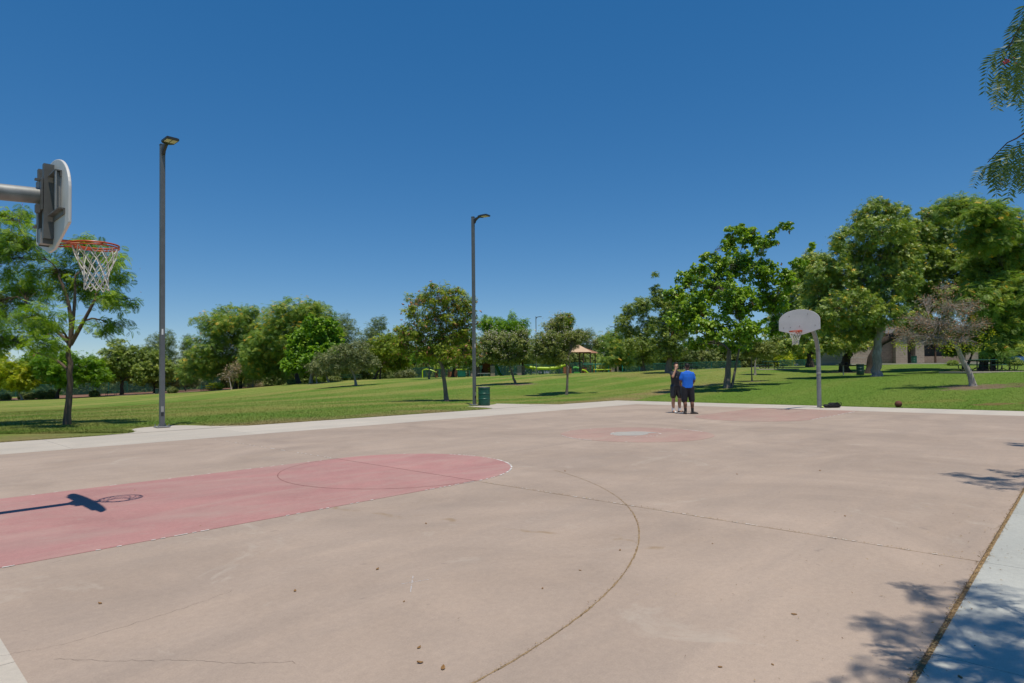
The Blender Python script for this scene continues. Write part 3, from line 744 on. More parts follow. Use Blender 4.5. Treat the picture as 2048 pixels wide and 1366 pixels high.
# ---- jacaranda by the left lamp post
tree('jacaranda_tree', 'airy feathery jacaranda with lavender blossom tips behind the near hoop', (134, 850, 20.2),
     [(30,480,55,50),(-40,520,60,70),(120,545,70,38),(200,515,40,36),(232,540,30,32),(55,580,75,42),(180,585,60,38),(222,600,36,26),(262,602,10,12),
      (-30,620,80,55),(70,640,70,34),(215,650,50,18),(10,680,70,28),(150,500,40,26),(100,690,50,20),(-70,700,60,40),(20,430,34,24),(55,425,14,16),(178,472,20,12)],
     leaves=4300, size=.26, kind='frond', leaf='jacaranda', bark='brown', trunk=[(139,780),(141,735),(136,705),(142,680)], tr=.10,
     per=9, spread=.75, upness=.6, droop=.55, fill=.6, puff=1.0, core=0, pods=110, flowers=260, limb=.42, podsize=.06,
     stems=[([(138,745),(118,715),(70,706)],.05),([(141,690),(165,650),(190,600)],.075),([(140,690),(150,620),(118,555)],.075),([(140,690),(95,640),(60,620)],.06),([(141,690),(152,600),(150,560)],.06)])
# ---- left background, beyond the field
tree('broadleaf_tree', 'bright green broadleaf tree among clipped shrubs by the far left fence', (113,797,97), [(115,728,42,30),(75,728,30,28),(165,735,42,28),(195,752,22,18),(130,755,40,16)], 4200, .55, 'spray', 'bright', 'dark', tr=.28, per=20, pods=0)
tree('broadleaf_tree', 'yellow-green low tree with pale forked stems at the far left', (45,796,95), [(22,742,36,28),(-25,735,45,40),(45,762,30,12)], 3200, .55, 'spray', 'yellow', 'pale', tr=.16, per=20)
tree('broadleaf_tree', 'round olive green tree with dark trunk beside the far bench', (243,791,103), [(240,715,34,32),(265,722,26,28),(215,735,24,24),(245,750,34,16),(280,745,16,18)], 4800, .50, 'spray', 'olive', 'dark', tr=.30, per=24)
tree('broadleaf_tree', 'smaller olive green tree with a thin trunk behind the left lamp post', (308,788,106), [(300,730,27,32),(326,740,20,26),(290,755,22,14),(318,762,20,12)], 3400, .48, 'spray', 'olive', 'dark', tr=.2, per=24)
tree('small_tree', 'pale sparse small tree right of the left lamp post at the mulch bed', (372,785,110), [(350,752,26,22),(375,758,24,18)], 1700, .45, 'spray', 'silver', 'pale', tr=.12, per=16)
tree('eucalyptus_tree', 'tall dusky tree showing behind the left lamp post', (322,786,165), [(316,700,20,24),(338,702,14,28),(300,715,14,16),(330,735,26,26)], 2600, .85, 'wisp', 'conifer', 'brown', tr=.3, per=14, droop=-.4)
tree('conifer_tree', 'small pointed dusky conifer beyond the left field', (374,786,170), [(374,694,6,12),(374,712,12,16),(374,735,18,20)], 1500, .8, 'wisp', 'conifer', 'brown', tr=.25, per=12, droop=-.4)
tree('feathery_tree', 'big feathery tree with orange tinged tips and two dark trunks', (470,778,100), [(455,635,46,24),(500,645,40,34),(425,650,30,22),(392,640,9,6),(470,680,60,38),(520,690,38,36),(412,700,38,32),(392,738,36,24),(455,722,58,26),(505,735,40,24)], 9800, .60, 'frond', 'fern', 'dark', trunk=[(470,745)], tr=.34, per=16, spread=.62, upness=.9, stems=[([(481,778),(481,745),(488,700)],.3)])
tree('feathery_tree', 'tallest feathery tree with orange tinged dome beyond the field', (597,766,92), [(590,622,50,26),(555,645,40,30),(630,632,38,28),(640,612,12,6),(600,665,62,40),(540,690,42,34),(655,660,30,30),(525,725,36,26),(570,725,50,28),(505,710,22,24)], 10000, .58, 'frond', 'fern', 'dark', trunk=[(592,735)], tr=.36, per=16, spread=.62, upness=.9)
tree('broadleaf_tree', 'vivid green large-leaved tree in front of the tall feathery tree', (622,766,80), [(630,652,22,20),(655,660,24,22),(615,680,36,24),(655,690,32,24),(600,706,34,20),(640,715,36,20),(580,732,22,12),(668,712,14,18),(620,735,36,12)], 8000, .30, 'big', 'bright', 'pale', trunk=[(624,735)], tr=.22, per=18, upness=.7)
tree('eucalyptus_tree', 'dusky eucalyptus with narrow crown right of the vivid green tree', (690,762,150), [(686,650,18,22),(698,668,20,28),(672,672,18,30),(690,700,24,26)], 3000, .75, 'wisp', 'conifer', 'brown', tr=.35, per=14, droop=-.4)
tree('grey_leaf_tree', 'small grey-green tree on a leaning pale trunk in the open lawn', (712,771,62), [(690,712,34,22),(660,722,32,20),(716,705,28,22),(738,726,22,16),(690,735,40,10)], 5200, .20, 'spray', 'silver', 'pale', trunk=[(709,752),(699,735)], tr=.13, per=22)
tree('grey_leaf_tree', 'grey-green tree on a bent pale stem beside the dark hedge', (658,763,78), [(640,732,28,14),(665,735,20,12)], 1800, .26, 'spray', 'silver', 'pale', trunk=[(652,748),(646,735)], tr=.11, per=18)
tree('bare_tree', 'small leafless pinkish-grey tree in front of the two dark trunks', (463,780,94), [(466,742,20,16),(455,755,18,10),(478,732,12,12)], 520, .22, 'leaf', 'dry', 'twig', trunk=[(459,760)], tr=.09, per=5)
tree('bare_tree', 'small leafless whitish tree under the vivid green tree', (634,768,78), [(634,744,14,10),(622,742,10,8)], 300, .2, 'leaf', 'dry', 'twig', tr=.09, per=5)
tree('broadleaf_tree', 'olive tree with two thin trunks beside the round clipped shrub', (748,760,86), [(742,712,28,24),(770,695,34,24),(775,725,34,20),(800,680,28,22),(805,712,28,26)], 5400, .38, 'spray', 'podtree', 'brown', tr=.2, per=20, stems=[([(760,760),(760,735),(772,710)],.14)], pods=60, podsize=.3)
tree('cypress_tree', 'dusky upright trees like brushes behind the olive tree', (755,758,165), [(752,655,9,20),(765,650,8,18),(740,670,10,22),(725,685,8,20),(758,690,22,26)], 2600, .8, 'wisp', 'conifer', 'brown', tr=.3, per=12, droop=-.9)
tree('pod_tree', 'airy tree hung with brown seed pods left of the middle lamp post', (893,802,34.3),
     [(875,590,30,24),(905,600,26,26),(838,600,26,16),(930,605,20,28),(826,625,20,16),(880,635,46,28),(925,650,28,34),(835,668,40,26),(885,675,50,28),(800,690,22,18),(850,705,44,20),(912,705,34,24),(935,690,18,26),(865,568,8,10),(945,625,8,16)],
     9500, .155, 'spray', 'podtree', 'grey', trunk=[(889,765),(885,735),(876,715)], tr=.125, per=20, spread=.66, fill=.55, core=.08, pods=650, podsize=.18, limb=.42)
tree('broadleaf_tree', 'dark green tree half hidden behind the pod tree', (905,757,84), [(912,698,30,30),(938,690,20,28),(885,715,26,22),(930,722,26,18)], 3600, .4, 'spray', 'olive', 'dark', tr=.26, per=22)
tree('young_tree', 'young fern-leaved tree on a straight grey trunk in the lawn', (858,766,70), [(850,715,24,14),(868,706,18,12),(838,722,16,8)], 800, .42, 'frond', 'bright', 'grey', trunk=[(858,740)], tr=.10, per=10, upness=1.0)
tree('flowering_tree', 'small tree dotted with cream blossom and a leaning trunk in a soil ring', (1031,769,52), [(1000,685,36,20),(975,702,24,22),(1040,685,24,22),(1010,712,42,18),(1050,708,16,18),(980,678,20,12)], 7200, .19, 'spray', 'flowering', 'grey', trunk=[(1026,752),(1019,733)], tr=.11, per=20, flowers=1700, flower_mat='white_flower')
tree('jacaranda_tree', 'jacaranda with bare purple-tipped shoots behind the cream blossom tree', (1010,754,118), [(985,655,26,18),(1012,660,26,16),(1040,658,22,16),(1010,690,46,24),(1024,638,5,10),(972,650,8,14)], 3600, .62, 'frond', 'bright', 'brown', tr=.25, per=12, flowers=60)
tree('flowering_tree', 'taller loose tree dotted with cream blossom on a slim trunk', (1133,791,40.5), [(1108,655,22,16),(1095,685,30,22),(1125,682,32,24),(1158,674,22,10),(1080,710,24,18),(1112,715,30,14),(1192,690,8,10),(1120,636,10,10)], 8600, .15, 'spray', 'flowering', 'grey', trunk=[(1135,755),(1137,737)], tr=.085, per=18, spread=.7, fill=.55, flowers=1600, flower_mat='white_flower', limb=.5)
tree('mistletoe_clump_tree', 'olive brown dense clump crowning a tree behind the blossom tree', (1134,752,62), [(1133,645,13,16),(1128,662,12,10)], 1500, .22, 'spray', 'podtree', 'brown', tr=.1, per=20)
tree('conifer_tree', 'soft dusky conifer rising behind the tan shade canopy', (1165,748,160), [(1160,672,18,12),(1178,676,12,16),(1150,690,16,18),(1170,705,30,20),(1195,705,12,22)], 2600, .85, 'wisp', 'conifer', 'brown', tr=.3, per=12, droop=-.5)
tree('magnolia_tree', 'dark leathery tree with stepped crown nearest the swings', (1286,742,64), [(1258,620,12,16),(1245,645,18,16),(1285,612,22,18),(1262,668,24,16),(1295,650,20,20),(1270,692,28,16),(1298,690,20,22),(1285,715,26,12)], 5200, .26, 'spray', 'olive', 'grey', trunk=[(1286,712)], tr=.22, per=20, spread=.6)
tree('feathery_tree', 'fern green tree with orange top beside the twin-head lamp', (1232,745,84), [(1228,672,16,10),(1215,690,18,12),(1240,700,26,18),(1205,675,10,5),(1225,715,22,14),(1255,715,18,14)], 2600, .5, 'frond', 'fern', 'grey', tr=.18, per=14)
tree('magnolia_tree', 'mottled green tree on a stout grey trunk behind the two men', (1338,747,57), [(1320,600,18,20),(1345,620,26,26),(1325,650,24,22),(1350,670,28,26),(1318,690,22,16),(1345,705,26,14),(1312,580,8,10),(1310,548,4,4)], 5600, .24, 'spray', 'olive', 'grey', trunk=[(1338,705)], tr=.32, per=20, spread=.6)
# ---- catalpa behind the far hoop
tree('catalpa_tree', 'large bright catalpa with heart-shaped leaves left of the far hoop', (1455,775,37),
     [(1475,462,22,14),(1500,475,24,22),(1522,490,16,18),(1460,490,18,20),(1435,520,24,22),(1410,512,12,10),(1398,540,18,16),(1375,560,24,22),(1350,590,22,22),(1480,530,40,34),(1430,570,44,36),(1530,545,34,30),(1545,475,10,18),(1568,452,14,8),(1390,610,34,30),(1470,600,48,40),(1540,600,36,34),(1575,560,24,22),(1598,525,18,12),(1622,488,9,10),(1360,640,28,24),(1420,650,40,30),(1490,660,44,28),(1550,650,28,22),(1400,685,34,16),(1470,692,38,14)],
     20000, .15, 'big', 'catalpa', 'grey', trunk=[(1456,735),(1459,700)], tr=.20, per=22, spread=.58, upness=.6, droop=.6, fill=.5, core=.05, puff=1.02, pods=60, podsize=.3, limb=.35, stems=[([(1464,772),(1474,720),(1482,680)],.085),([(1448,690),(1415,670),(1385,655)],.06)])
tree('young_tree', 'thin staked young tree with pale trunk before the picnic table', (1504,763,44), [(1508,692,20,12),(1528,700,18,12),(1495,702,14,10)], 1300, .2, 'spray', 'flowering', 'grey', trunk=[(1503,735),(1503,715)], tr=.045, per=16)
tree('young_tree', 'pale barked young tree beside the farther picnic table', (1510,743,52), [(1520,695,22,14),(1540,690,16,12),(1505,688,14,10)], 1500, .24, 'spray', 'flowering', 'pale', trunk=[(1510,722)], tr=.09, per=16)
# ---- the big shade trees on the right
tree('camphor_tree', 'large camphor tree with flared pale trunk in the soil patch', (1754,754,44),
     [(1750,425,38,20),(1790,430,26,18),(1720,450,26,20),(1765,462,50,28),(1700,500,34,24),(1755,515,55,34),(1800,500,24,26),(1665,545,44,30),(1730,565,58,36),(1795,560,36,36),(1640,590,38,30),(1700,615,52,32),(1770,620,44,32),(1650,645,42,26),(1715,665,40,22),(1625,630,24,26),(1675,482,14,18),(1690,462,8,10),(1815,525,28,38),(1808,470,20,28),(1640,535,26,24)],
     20000, .25, 'spray', 'camphor', 'pale', trunk=[(1754,735),(1755,700),(1757,645),(1752,570)], tr=.33, per=34, spread=.60, fill=.34, limb=.36, core=.4)
tree('camphor_tree', 'camphor tree with dark slanting trunk next to the barbecue grill', (1690,744,56), [(1640,600,34,40),(1650,545,34,34),(1622,522,22,22),(1602,548,20,20),(1620,655,36,28),(1665,668,40,24),(1700,690,42,18),(1640,690,36,16),(1720,650,40,30)], 9000, .28, 'spray', 'camphor', 'dark', trunk=[(1693,715),(1698,695)], tr=.42, per=28, spread=.62)
tree('camphor_tree', 'camphor tree behind the far hoop post with a low curved limb', (1620,735,68), [(1590,590,34,40),(1612,560,30,32),(1570,640,34,30),(1600,660,36,26),(1580,690,40,18),(1610,695,26,14),(1550,680,24,20)], 8000, .30, 'spray', 'camphor', 'dark', trunk=[(1619,715)], tr=.42, per=26, spread=.62, stems=[([(1622,705),(1640,712),(1665,690)],.16)])
tree('camphor_tree', 'broad dense camphor tree in front of the block building', (1742,731,53), [(1830,450,34,26),(1860,420,26,22),(1880,455,50,32),(1840,500,44,32),(1895,515,54,34),(1945,490,34,30),(1835,560,40,36),(1885,580,46,32),(1935,560,34,34),(1820,620,36,26),(1870,640,44,20)], 17000, .28, 'spray', 'camphor', 'dark', trunk=[(1744,700),(1760,670),(1830,630)], tr=.42, per=34, spread=.60, fill=.34, core=.4, depth=.5)
tree('feathery_tree', 'tall yellow-flecked feathery tree over the green picnic table', (1966,738,48), [(1920,410,44,22),(1965,425,46,26),(2010,450,40,30),(1975,470,50,30),(2030,500,40,40),(1970,530,46,40),(2025,580,44,40),(1965,600,44,36),(2045,540,30,40),(2000,640,50,30),(2050,650,40,34),(1955,660,36,20),(2010,690,40,14)], 14500, .42, 'frond', 'fern', 'dark', trunk=[(1968,700),(1975,670)], tr=.30, per=18, spread=.66, upness=.85, stems=[([(1986,737),(1984,705),(1990,670)],.2)])
tree('shade_tree', 'dark trunked shade tree at the edge of the far right lawn', (2013,733,70), [(2020,685,40,16),(2060,670,40,26),(1990,680,26,16)], 3000, .40, 'spray', 'olive', 'dark', trunk=[(2013,705)], tr=.22, per=22)
tree('scrubby_tree', 'crooked multi-stemmed shrub tree against the block building', (1929,736,55), [(1925,690,26,14),(1905,698,18,10)], 1500, .26, 'spray', 'olive', 'dark', trunk=[(1927,715)], tr=.16, per=18, stems=[([(1931,735),(1940,712),(1950,700)],.08),([(1932,735),(1952,705),(1935,690)],.07)])
tree('twiggy_tree', 'leaning half-bare tree with bleached twigs and dry pods in a mulch ring', (1946,773,31),
     [(1890,575,24,14),(1855,600,26,20),(1905,615,44,26),(1945,610,24,20),(1835,640,36,22),(1880,650,50,26),(1930,655,44,24),(1965,650,20,16),(1810,668,30,18),(1860,680,52,18),(1925,682,36,14),(1790,660,18,14),(1800,685,22,8)],
     2300, .075, 'leaf', 'dry', 'twig', trunk=[(1938,745),(1920,710),(1903,680)], tr=.145, per=3, spread=1.3, fill=.6, pods=1300, podsize=.085, limb=.42, twigr=.4, bare=.6, core=0)

tt_ = bpy.data.objects['twiggy_tree']; q0 = at(1946, 773, 31)
cs = np.array([at(px, py, 31+rng.uniform(-1.2, 1.2))-q0 for px, py in ((1795,690),(1808,693),(1830,690),(1895,700),(1905,690),(1925,695),(1935,688),(1962,672),(1970,690),(1985,668),(1880,692),(1950,700))])
n_ = 700; pi_ = cs[rng.integers(0, len(cs), n_)]+rng.normal(0, .13, (n_, 3)); scatter_obj('fresh_leaves', 'leaf', pi_, rng.normal(size=(n_, 3))+[0, 0, 1], rng.normal(size=(n_, 3)), .085*rng.uniform(.6, 1.3, n_), LEAF['yellow'], tt_, rng.random(n_)*.9)

# ---- belt of trees and shrubs behind everything
def ybase(px, D):
    p = CAM+FH*D+RH*((px-1024)/FPX*D); p[2] = gz(p[0], p[1]); return project(p)[1]
belt = [(-60,120,80,'shrub'),(0,125,62,'shrub'),(55,122,66,'olive'),(110,126,70,'olive'),(165,120,60,'shrub'),(215,126,56,'olive'),(270,122,60,'shrub'),(330,124,62,'shrub'),
        (390,126,66,'olive'),(440,122,60,'shrub'),(500,124,72,'olive'),(555,118,70,'shrub'),(610,122,58,'olive'),(665,118,66,'olive'),(715,122,64,'shrub'),(770,118,72,'olive'),(820,120,74,'shrub'),
        (870,122,56,'olive'),(920,124,56,'olive'),(975,120,54,'shrub'),(1030,126,74,'olive'),(1085,122,72,'olive'),(1140,124,56,'shrub'),(1185,128,40,'olive'),(1245,122,44,'shrub'),(1290,116,52,'olive'),
        (1345,112,60,'olive'),(1400,110,62,'shrub'),(1450,112,60,'olive'),(1500,108,56,'shrub'),(1555,110,58,'yellow'),(1610,112,56,'yellow'),(1665,112,56,'olive'),(1720,110,60,'olive'),(1960,120,60,'olive'),(2010,125,42,'olive'),(2060,120,48,'shrub')]
for k, (px, D, h, lf) in enumerate(belt):
    yb = ybase(px, D); w = random.uniform(28, 38)
    lob = [(px+random.uniform(-6, 6), yb-h*.66, w*.8, h*.32), (px-w*.6, yb-h*.40, w*.62, h*.36), (px+w*.6, yb-h*.42, w*.62, h*.38), (px, yb-h*.22, w*1.05, h*.22)]
    where = ('behind the long mesh fence at the mulch bed' if px < 440 else 'behind the two big feathery trees' if px < 640 else 'behind the grey-green leaning tree' if px < 740 else 'behind the pod tree and lime climbing frame' if px < 960
             else 'behind the pavilion and crawl tube' if px < 1120 else 'behind the play tower' if px < 1230 else 'behind the stout grey trunk and low teal fence' if px < 1390 else 'behind the catalpa' if px < 1520 else 'behind the far hoop and camphor trunks' if px < 1800 else 'behind the parked blue car')
    lk = {'shrub': 'dusty grey-green', 'olive': 'dense olive green', 'yellow': 'pale yellow-green'}[lf]
    tree('belt_tree', lk+' tree '+where, (px, yb, D), lob, 1500, .62, 'spray', lf, 'dark', tr=.2, per=18, group='belt of trees behind the lawn', twigs=False, spread=.8)
# ---- shrubs
def shrub(label, px, py, D, rx, ry, leaf='shrub', n=1500, size=.14, name='clipped_shrub', group='shrubs'):
    return tree(name, label, (px, py, D), [(px, py-ry*.85, rx*.85, ry*.95), (px-rx*.35, py-ry*.7, rx*.6, ry*.75), (px+rx*.35, py-ry*.7, rx*.6, ry*.75)], n, size, 'spray', leaf, 'brown', trunk=[(px, py-ry*.5)], tr=.05, per=20, fill=.25, group=group, twigs=False, cat='shrub', depth=1.0, puff=1.0)
for px, py, rx, ry in ((11,797,10,7.5),(46,797,9,7),(62,795,8,8),(82,796,12,10),(103,795,9,10.5),(189,792,9,7.5),(345,788,10,7)):
    shrub('round clipped shrub in the mulch bed by the far left fence', px, py, 99, rx, ry, 'shrub', 1100, .22, group='clipped shrubs in the mulch bed')
shrub('round clipped olive shrub on the lawn edge beside the thin twin trunks', 773, 757, 100, 13, 10, 'shrub', 1500, .22)
shrub('low rounded shrub at the foot of the bent pale stem', 668, 764, 84, 14, 6, 'shrub', 1000, .2)
shrub('small clipped shrub beneath the vivid green tree', 583, 768, 90, 8, 6, 'shrub', 800, .2)
shrub('wide loose shrub behind the far left picnic table', 430, 778, 108, 18, 9, 'yellow', 1200, .25)
shrub('pink-tinged loose shrub left of the pale post', 505, 775, 108, 22, 10, 'dry', 900, .24)
shrub('grey wispy shrub beside the lime climbing bars', 810, 756, 108, 24, 14, 'silver', 1500, .28)
shrub('dark shrub behind the barbecue grill', 1660, 733, 85, 22, 9, 'yellow', 1200, .25)
shrub('dark hedge clump right of the block building', 1905, 731, 62, 10, 6, 'olive', 700, .16)
shrub('dark low hedge beside the parked blue car', 2030, 733, 66, 18, 7, 'olive', 900, .16)

RZ = YAW-math.pi/2                     # local X to the right of the view, local Y away from it
def vroot(name, label, cat, px, py, D, group=None):
    return thing(name, label, cat, stand(px, py, D), RZ, group)

# ================================================================== mulch bed and path beyond the left field
def ribbon(name, A, B, w0, w1, mat, lift, n=40):
    V = []; F = []
    for i in range(n+1):
        t = i/n; p = A+(B-A)*t
        for w in (w0, w1):
            q = p+FH*w; V.append((q[0], q[1], gz(q[0], q[1])+lift))
    for i in range(n): F.append((2*i, 2*i+2, 2*i+3, 2*i+1))
    return structure(MB().add(V, F).build(name, mat))
PA = CAM+FH*94+RH*((-120-1024)/FPX*94); PB = CAM+FH*104+RH*((455-1024)/FPX*104)
ribbon('planting_bed', PA, PB, 2.0, 26, MAT['mulch'], .06); ribbon('path', PA, PB, .2, 2.0, MAT['path'], .05)

# ================================================================== HOOPS
def hoop(label, x_rim, base_x, sgn, detail):
    """sgn: +1 faces +X (board behind the rim at smaller x)"""
    xb = x_rim-sgn*.385                                    # front face of the board
    root = thing('basketball_hoop', label, 'basketball hoop', (base_x, 0, 0), 0 if sgn > 0 else math.pi, 'hoops at the two ends of the court')
    L = lambda x: (x-base_x)*sgn
    b0 = L(xb)
    MB().tube([(0,0,-.05),(0,0,1.0),(0,0,2.0),(.05,0,2.35),(.2,0,2.72),(.5,0,3.03),(.95,0,3.25),(b0-.85,0,3.40),(b0-.5,0,3.445),(b0-.10,0,3.475)], [.085]*10, 18).build('post', MAT['galv'], root, True)
    MB().lathe([(.088, 1.35), (.094, 1.36), (.094, 1.42), (.088, 1.43)], n=18).build('post_collar', MAT['galv_dull'], root, True)
    prof = [(-.13, 2.89), (.13, 2.89), (.76, 3.075), (.76, 3.42)]
    prof += [(.76*math.cos(t), 3.42+.44*math.sin(t)) for t in np.linspace(.06, math.pi-.06, 28)]+[(-.76, 3.42), (-.76, 3.075)]
    bd = MB().prism(prof, b0-.028, b0, 'x').build('backboard', MAT['board'], root)
    bv = bd.modifiers.new('bevel', 'BEVEL'); bv.width = .008; bv.segments = 2; bv.limit_method = 'ANGLE'
    for y, z in ((-.36, 3.62), (.32, 3.66), (-.58, 3.18), (-.32, 3.19), (.02, 3.22), (.58, 3.22)):
        MB().lathe([(.014, 0), (.014, .006), (.008, .010)], n=8).build('bolt', MAT['rust'], bd).matrix_local = Matrix.Translation((b0+.0, y, z))@Matrix.Rotation(R(90), 4, 'Y')
    # braces on the back of the board
    bx = b0-.028
    for y in (-.13, .13):
        MB().box((bx-.045, y, 3.40), (.09, .012, .80)).box((bx-.086, y+.03, 3.40), (.010, .07, .80)).build('vertical_channel', MAT['brace'], root)
    for z, w in ((3.66, .48), (3.24, .62)):
        for sd in (-1, 1):
            c = sd*(w/2+.13/2+.01)
            MB().box((bx-.03, c, z), (.06, w-.15, .012)).box((bx-.008, c, z-.03), (.012, w-.15, .055)).build('cross_angle', MAT['brace'], root)
    for y in (-.44, .44):
        MB().box((bx-.03, y, 3.45), (.05, .012, .40)).box((bx-.05, y-.02, 3.45), (.010, .05, .40)).build('side_channel', MAT['galv_dull'], root)
    MB().box((bx-.105, 0, 3.475), (.014, .28, .34)).build('mount_plate', MAT['brace'], root)
    MB().box((bx-.13, -.06, 3.63), (.05, .05, .02)).build('mount_bracket', MAT['brace'], root); MB().box((bx-.13, -.05, 3.32), (.04, .05, .08)).build('mount_bracket', MAT['brace'], root)
    MB().box((bx-.05, .02, 3.04), (.10, .10, .16)).build('rim_backplate', MAT['galv_dull'], root)
    for y in (-.09, .11): MB().box((bx-.045, y, 3.10), (.09, .012, .30)).build('lower_channel', MAT['brace'], root)
    # rim
    c0 = L(x_rim); ring = [(c0+.229*math.cos(a), .229*math.sin(a), 3.016) for a in np.linspace(0, 2*math.pi, 41)[:-1]]
    rim = MB().tube(ring, .0105, 8, close=True).build('rim', MAT['rim'], root, True)
    MB().tube([(p[0]*1.0, p[1]*.985, 2.990) for p in ring], .0085, 6, close=True).build('lower_ring', MAT['rim'], rim, True)
    MB().box((b0+.012, 0, 3.00), (.02, .20, .13)).box((b0+.085, 0, 3.018), (.15, .12, .012)).build('rim_bracket', MAT['rim'], root)
    for y in (-.09, .09):
        MB().tube([(b0+.01, y, 2.955), (b0+.15, y*1.35, 2.985), (c0+.02, y*2.4, 3.004)], .008, 6).build('rim_brace', MAT['rim'], root, True)
    # net: crossing cords tightening to a tube
    rows = [(.222, 2.988, 0), (.200, 2.90, .5), (.165, 2.80, 0), (.132, 2.72, .5), (.118, 2.66, 0), (.115, 2.60, .5), (.118, 2.55, 0), (.122, 2.505, .5)]
    net = MB(); k = 12; rr = random.Random(5)
    def npnt(i, j):
        r, z, o = rows[i]; a = 2*math.pi*(j+o)/k; sw = .03*i/7
        h = rr.Random if False else None
        return (c0+r*math.cos(a)+sw*.4, r*math.sin(a)-sw*.3, z+.010*math.sin(3.7*j+1.9*i)*(i > 0))
    for i in range(len(rows)-1):
        up = 0 if rows[i][2] == 0 else 1
        for j in range(k):
            a = npnt(i, j)
            for dj in ((-1, 0) if up == 0 else (0, 1)):
                b = npnt(i+1, (j+dj) % k) if 0 <= j+dj < k else npnt(i+1, (j+dj) % k)
                m = ((a[0]+b[0])/2, (a[1]+b[1])/2, (a[2]+b[2])/2-.006)
                net.tube([a, m, b], .0052, 4, cap=False)
    net.build('net', MAT['net'], root)
    return root
hoop('galvanised gooseneck basketball hoop over the pink key with its plate seen from behind', -11.335, -13.90, 1, True)
hoop('gooseneck basketball hoop with grey fan board facing the court beside the black bag', 11.335, 13.94, -1, True)

# ================================================================== LAMP POSTS
def lamp_post(label, loc, height, rz, head=True, twin=False, scale=1.0, group='court lamp posts', detail=True):
    root = thing('lamp_post', label, 'lamp post', loc, rz, group)
    w = .128*scale
    MB().box((0, 0, height/2), (w, w, height), bev=.012).build('post', MAT['post'], root)
    MB().box((0, 0, height+.012), (w*1.08, w*1.08, .024)).build('post_cap', MAT['post'], root)
    if detail:
        MB().box((0, 0, .028), (.36, .36, .03), bev=.006).build('base_plate', MAT['galv_dull'], root)
        for x in (-.14, .14):
            for y in (-.14, .14): MB().lathe([(.018, 0), (.018, .03), (.011, .031), (.011, .07)], (x, y, .04), 6).build('anchor_bolt', MAT['galv'], root)
        MB().box((w/2+.004, -.012, .55), (.008, .075, .16)).build('handhole_cover', MAT['plate'], root)
        MB().box((w/2+.003, -.012, .40), (.007, .075, .10)).build('handhole_gasket', MAT['lamp'], root)
        MB().box((w/2+.003, -.012, 2.83), (.006, .045, .17)).build('sticker', MAT['sticker'], root)
    for s in ((1, -1) if twin else (1,)):
        hd = MB(); x = s
        hd.prism([(s*(w/2), height-.30), (s*(w/2+.05), height-.30), (s*(w/2+.09), height-.20), (s*(w/2+.22), height-.10), (s*(w/2+.30), height-.065), (s*(w/2+.30), height-.01), (s*(w/2+.12), height-.05), (s*(w/2), height-.12)], -.045, .045, 'y')
        arm = hd.build('lamp_arm', MAT['lamp'], root)
        q = MB(); q.prism([(s*(w/2+.26), -.09), (s*(w/2+.36), -.17), (s*(w/2+.80), -.17), (s*(w/2+.83), -.14), (s*(w/2+.83), .14), (s*(w/2+.80), .17), (s*(w/2+.36), .17), (s*(w/2+.26), .09)], height-.055, height+.0)
        head_o = q.build('lamp_head', MAT['lamp'], root)
        for i in range(9): MB().box((s*(w/2+.42+.042*i), 0, height+.014), (.008, .28, .03)).build('cooling_fin', MAT['lamp'], head_o)
        for y in (-.078, .078): MB().box((s*(w/2+.62), y, height-.059), (.28, .13, .008)).build('led_panel', MAT['led'], head_o)
    return root
p1 = onplane(324, 856)
lamp_post('tall grey square lamp post on a bumped-out pad near the feathery jacaranda', (p1[0], p1[1], .010), 8.40, R(-90))
p2 = at(949, 808.5, 29.6); 
lamp_post('tall grey square lamp post with the green bin at its foot', (p2[0], p2[1], .010), 8.95, R(-78))
q = stand(1073, 753, 96); lamp_post('slim lamp post by the playground behind the blossom trees', q, 9.0, RZ, scale=.9, group='playground lamp posts', detail=False)
q = stand(1233, 745, 88); lamp_post('slim lamp post with two heads beside the swings', q, 6.4, RZ, twin=True, scale=.9, group='playground lamp posts', detail=False)
q = stand(241, 790, 104); lamp_post('pale slim path light beside the far left bench', q, 4.6, RZ, scale=.9, group='path lamp posts', detail=False)
q = stand(506, 774, 98); lamp_post('pale slim path light left of the shaded lawn', q, 4.0, RZ, scale=.9, group='path lamp posts', detail=False)

# ================================================================== BINS
def bin_(label, loc, mat, group='litter bins'):
    root = thing('litter_bin', label, 'trash can', loc, 0, group)
    R0 = .275; prof = [(R0*.97, 0), (R0, .02), (R0, .30)]
    prof += [(R0+.012, .315), (R0+.012, .335), (R0, .35), (R0, .545), (R0+.013, .56), (R0+.013, .585), (R0, .60), (R0, .78), (R0+.012, .79), (R0+.012, .83), (R0, .845), (R0-.03, .845), (R0-.03, .12), (.02, .11)]
    MB().lathe(prof, n=32).build('drum', mat, root, True)
    MB().tube([(R0*math.cos(a), R0*math.sin(a), .85) for a in np.linspace(0, 2*math.pi, 33)[:-1]], .016, 6, close=True).build('rim', MAT['bin_rim'], root, True)
    MB().lathe([(R0-.015, .80), (R0-.005, .875), (R0-.04, .86), (R0-.06, .72)], n=24, cap=False).build('bin_liner', MAT['plate'], root, True)
    return root
pb = onplane(968.5, 811.5); bin_('dark green ribbed drum bin at the foot of the middle lamp post', (pb[0], pb[1], .010), MAT['bin'])
q = stand(1720.5, 748.8, 50); bin_('near-black drum bin on the shaded lawn beside the camphor trunk', q, MAT['bin_dark'])
q = stand(314, 788, 102); bin_('dark drum bin under the small olive tree beyond the field', q, MAT['bin_dark'])

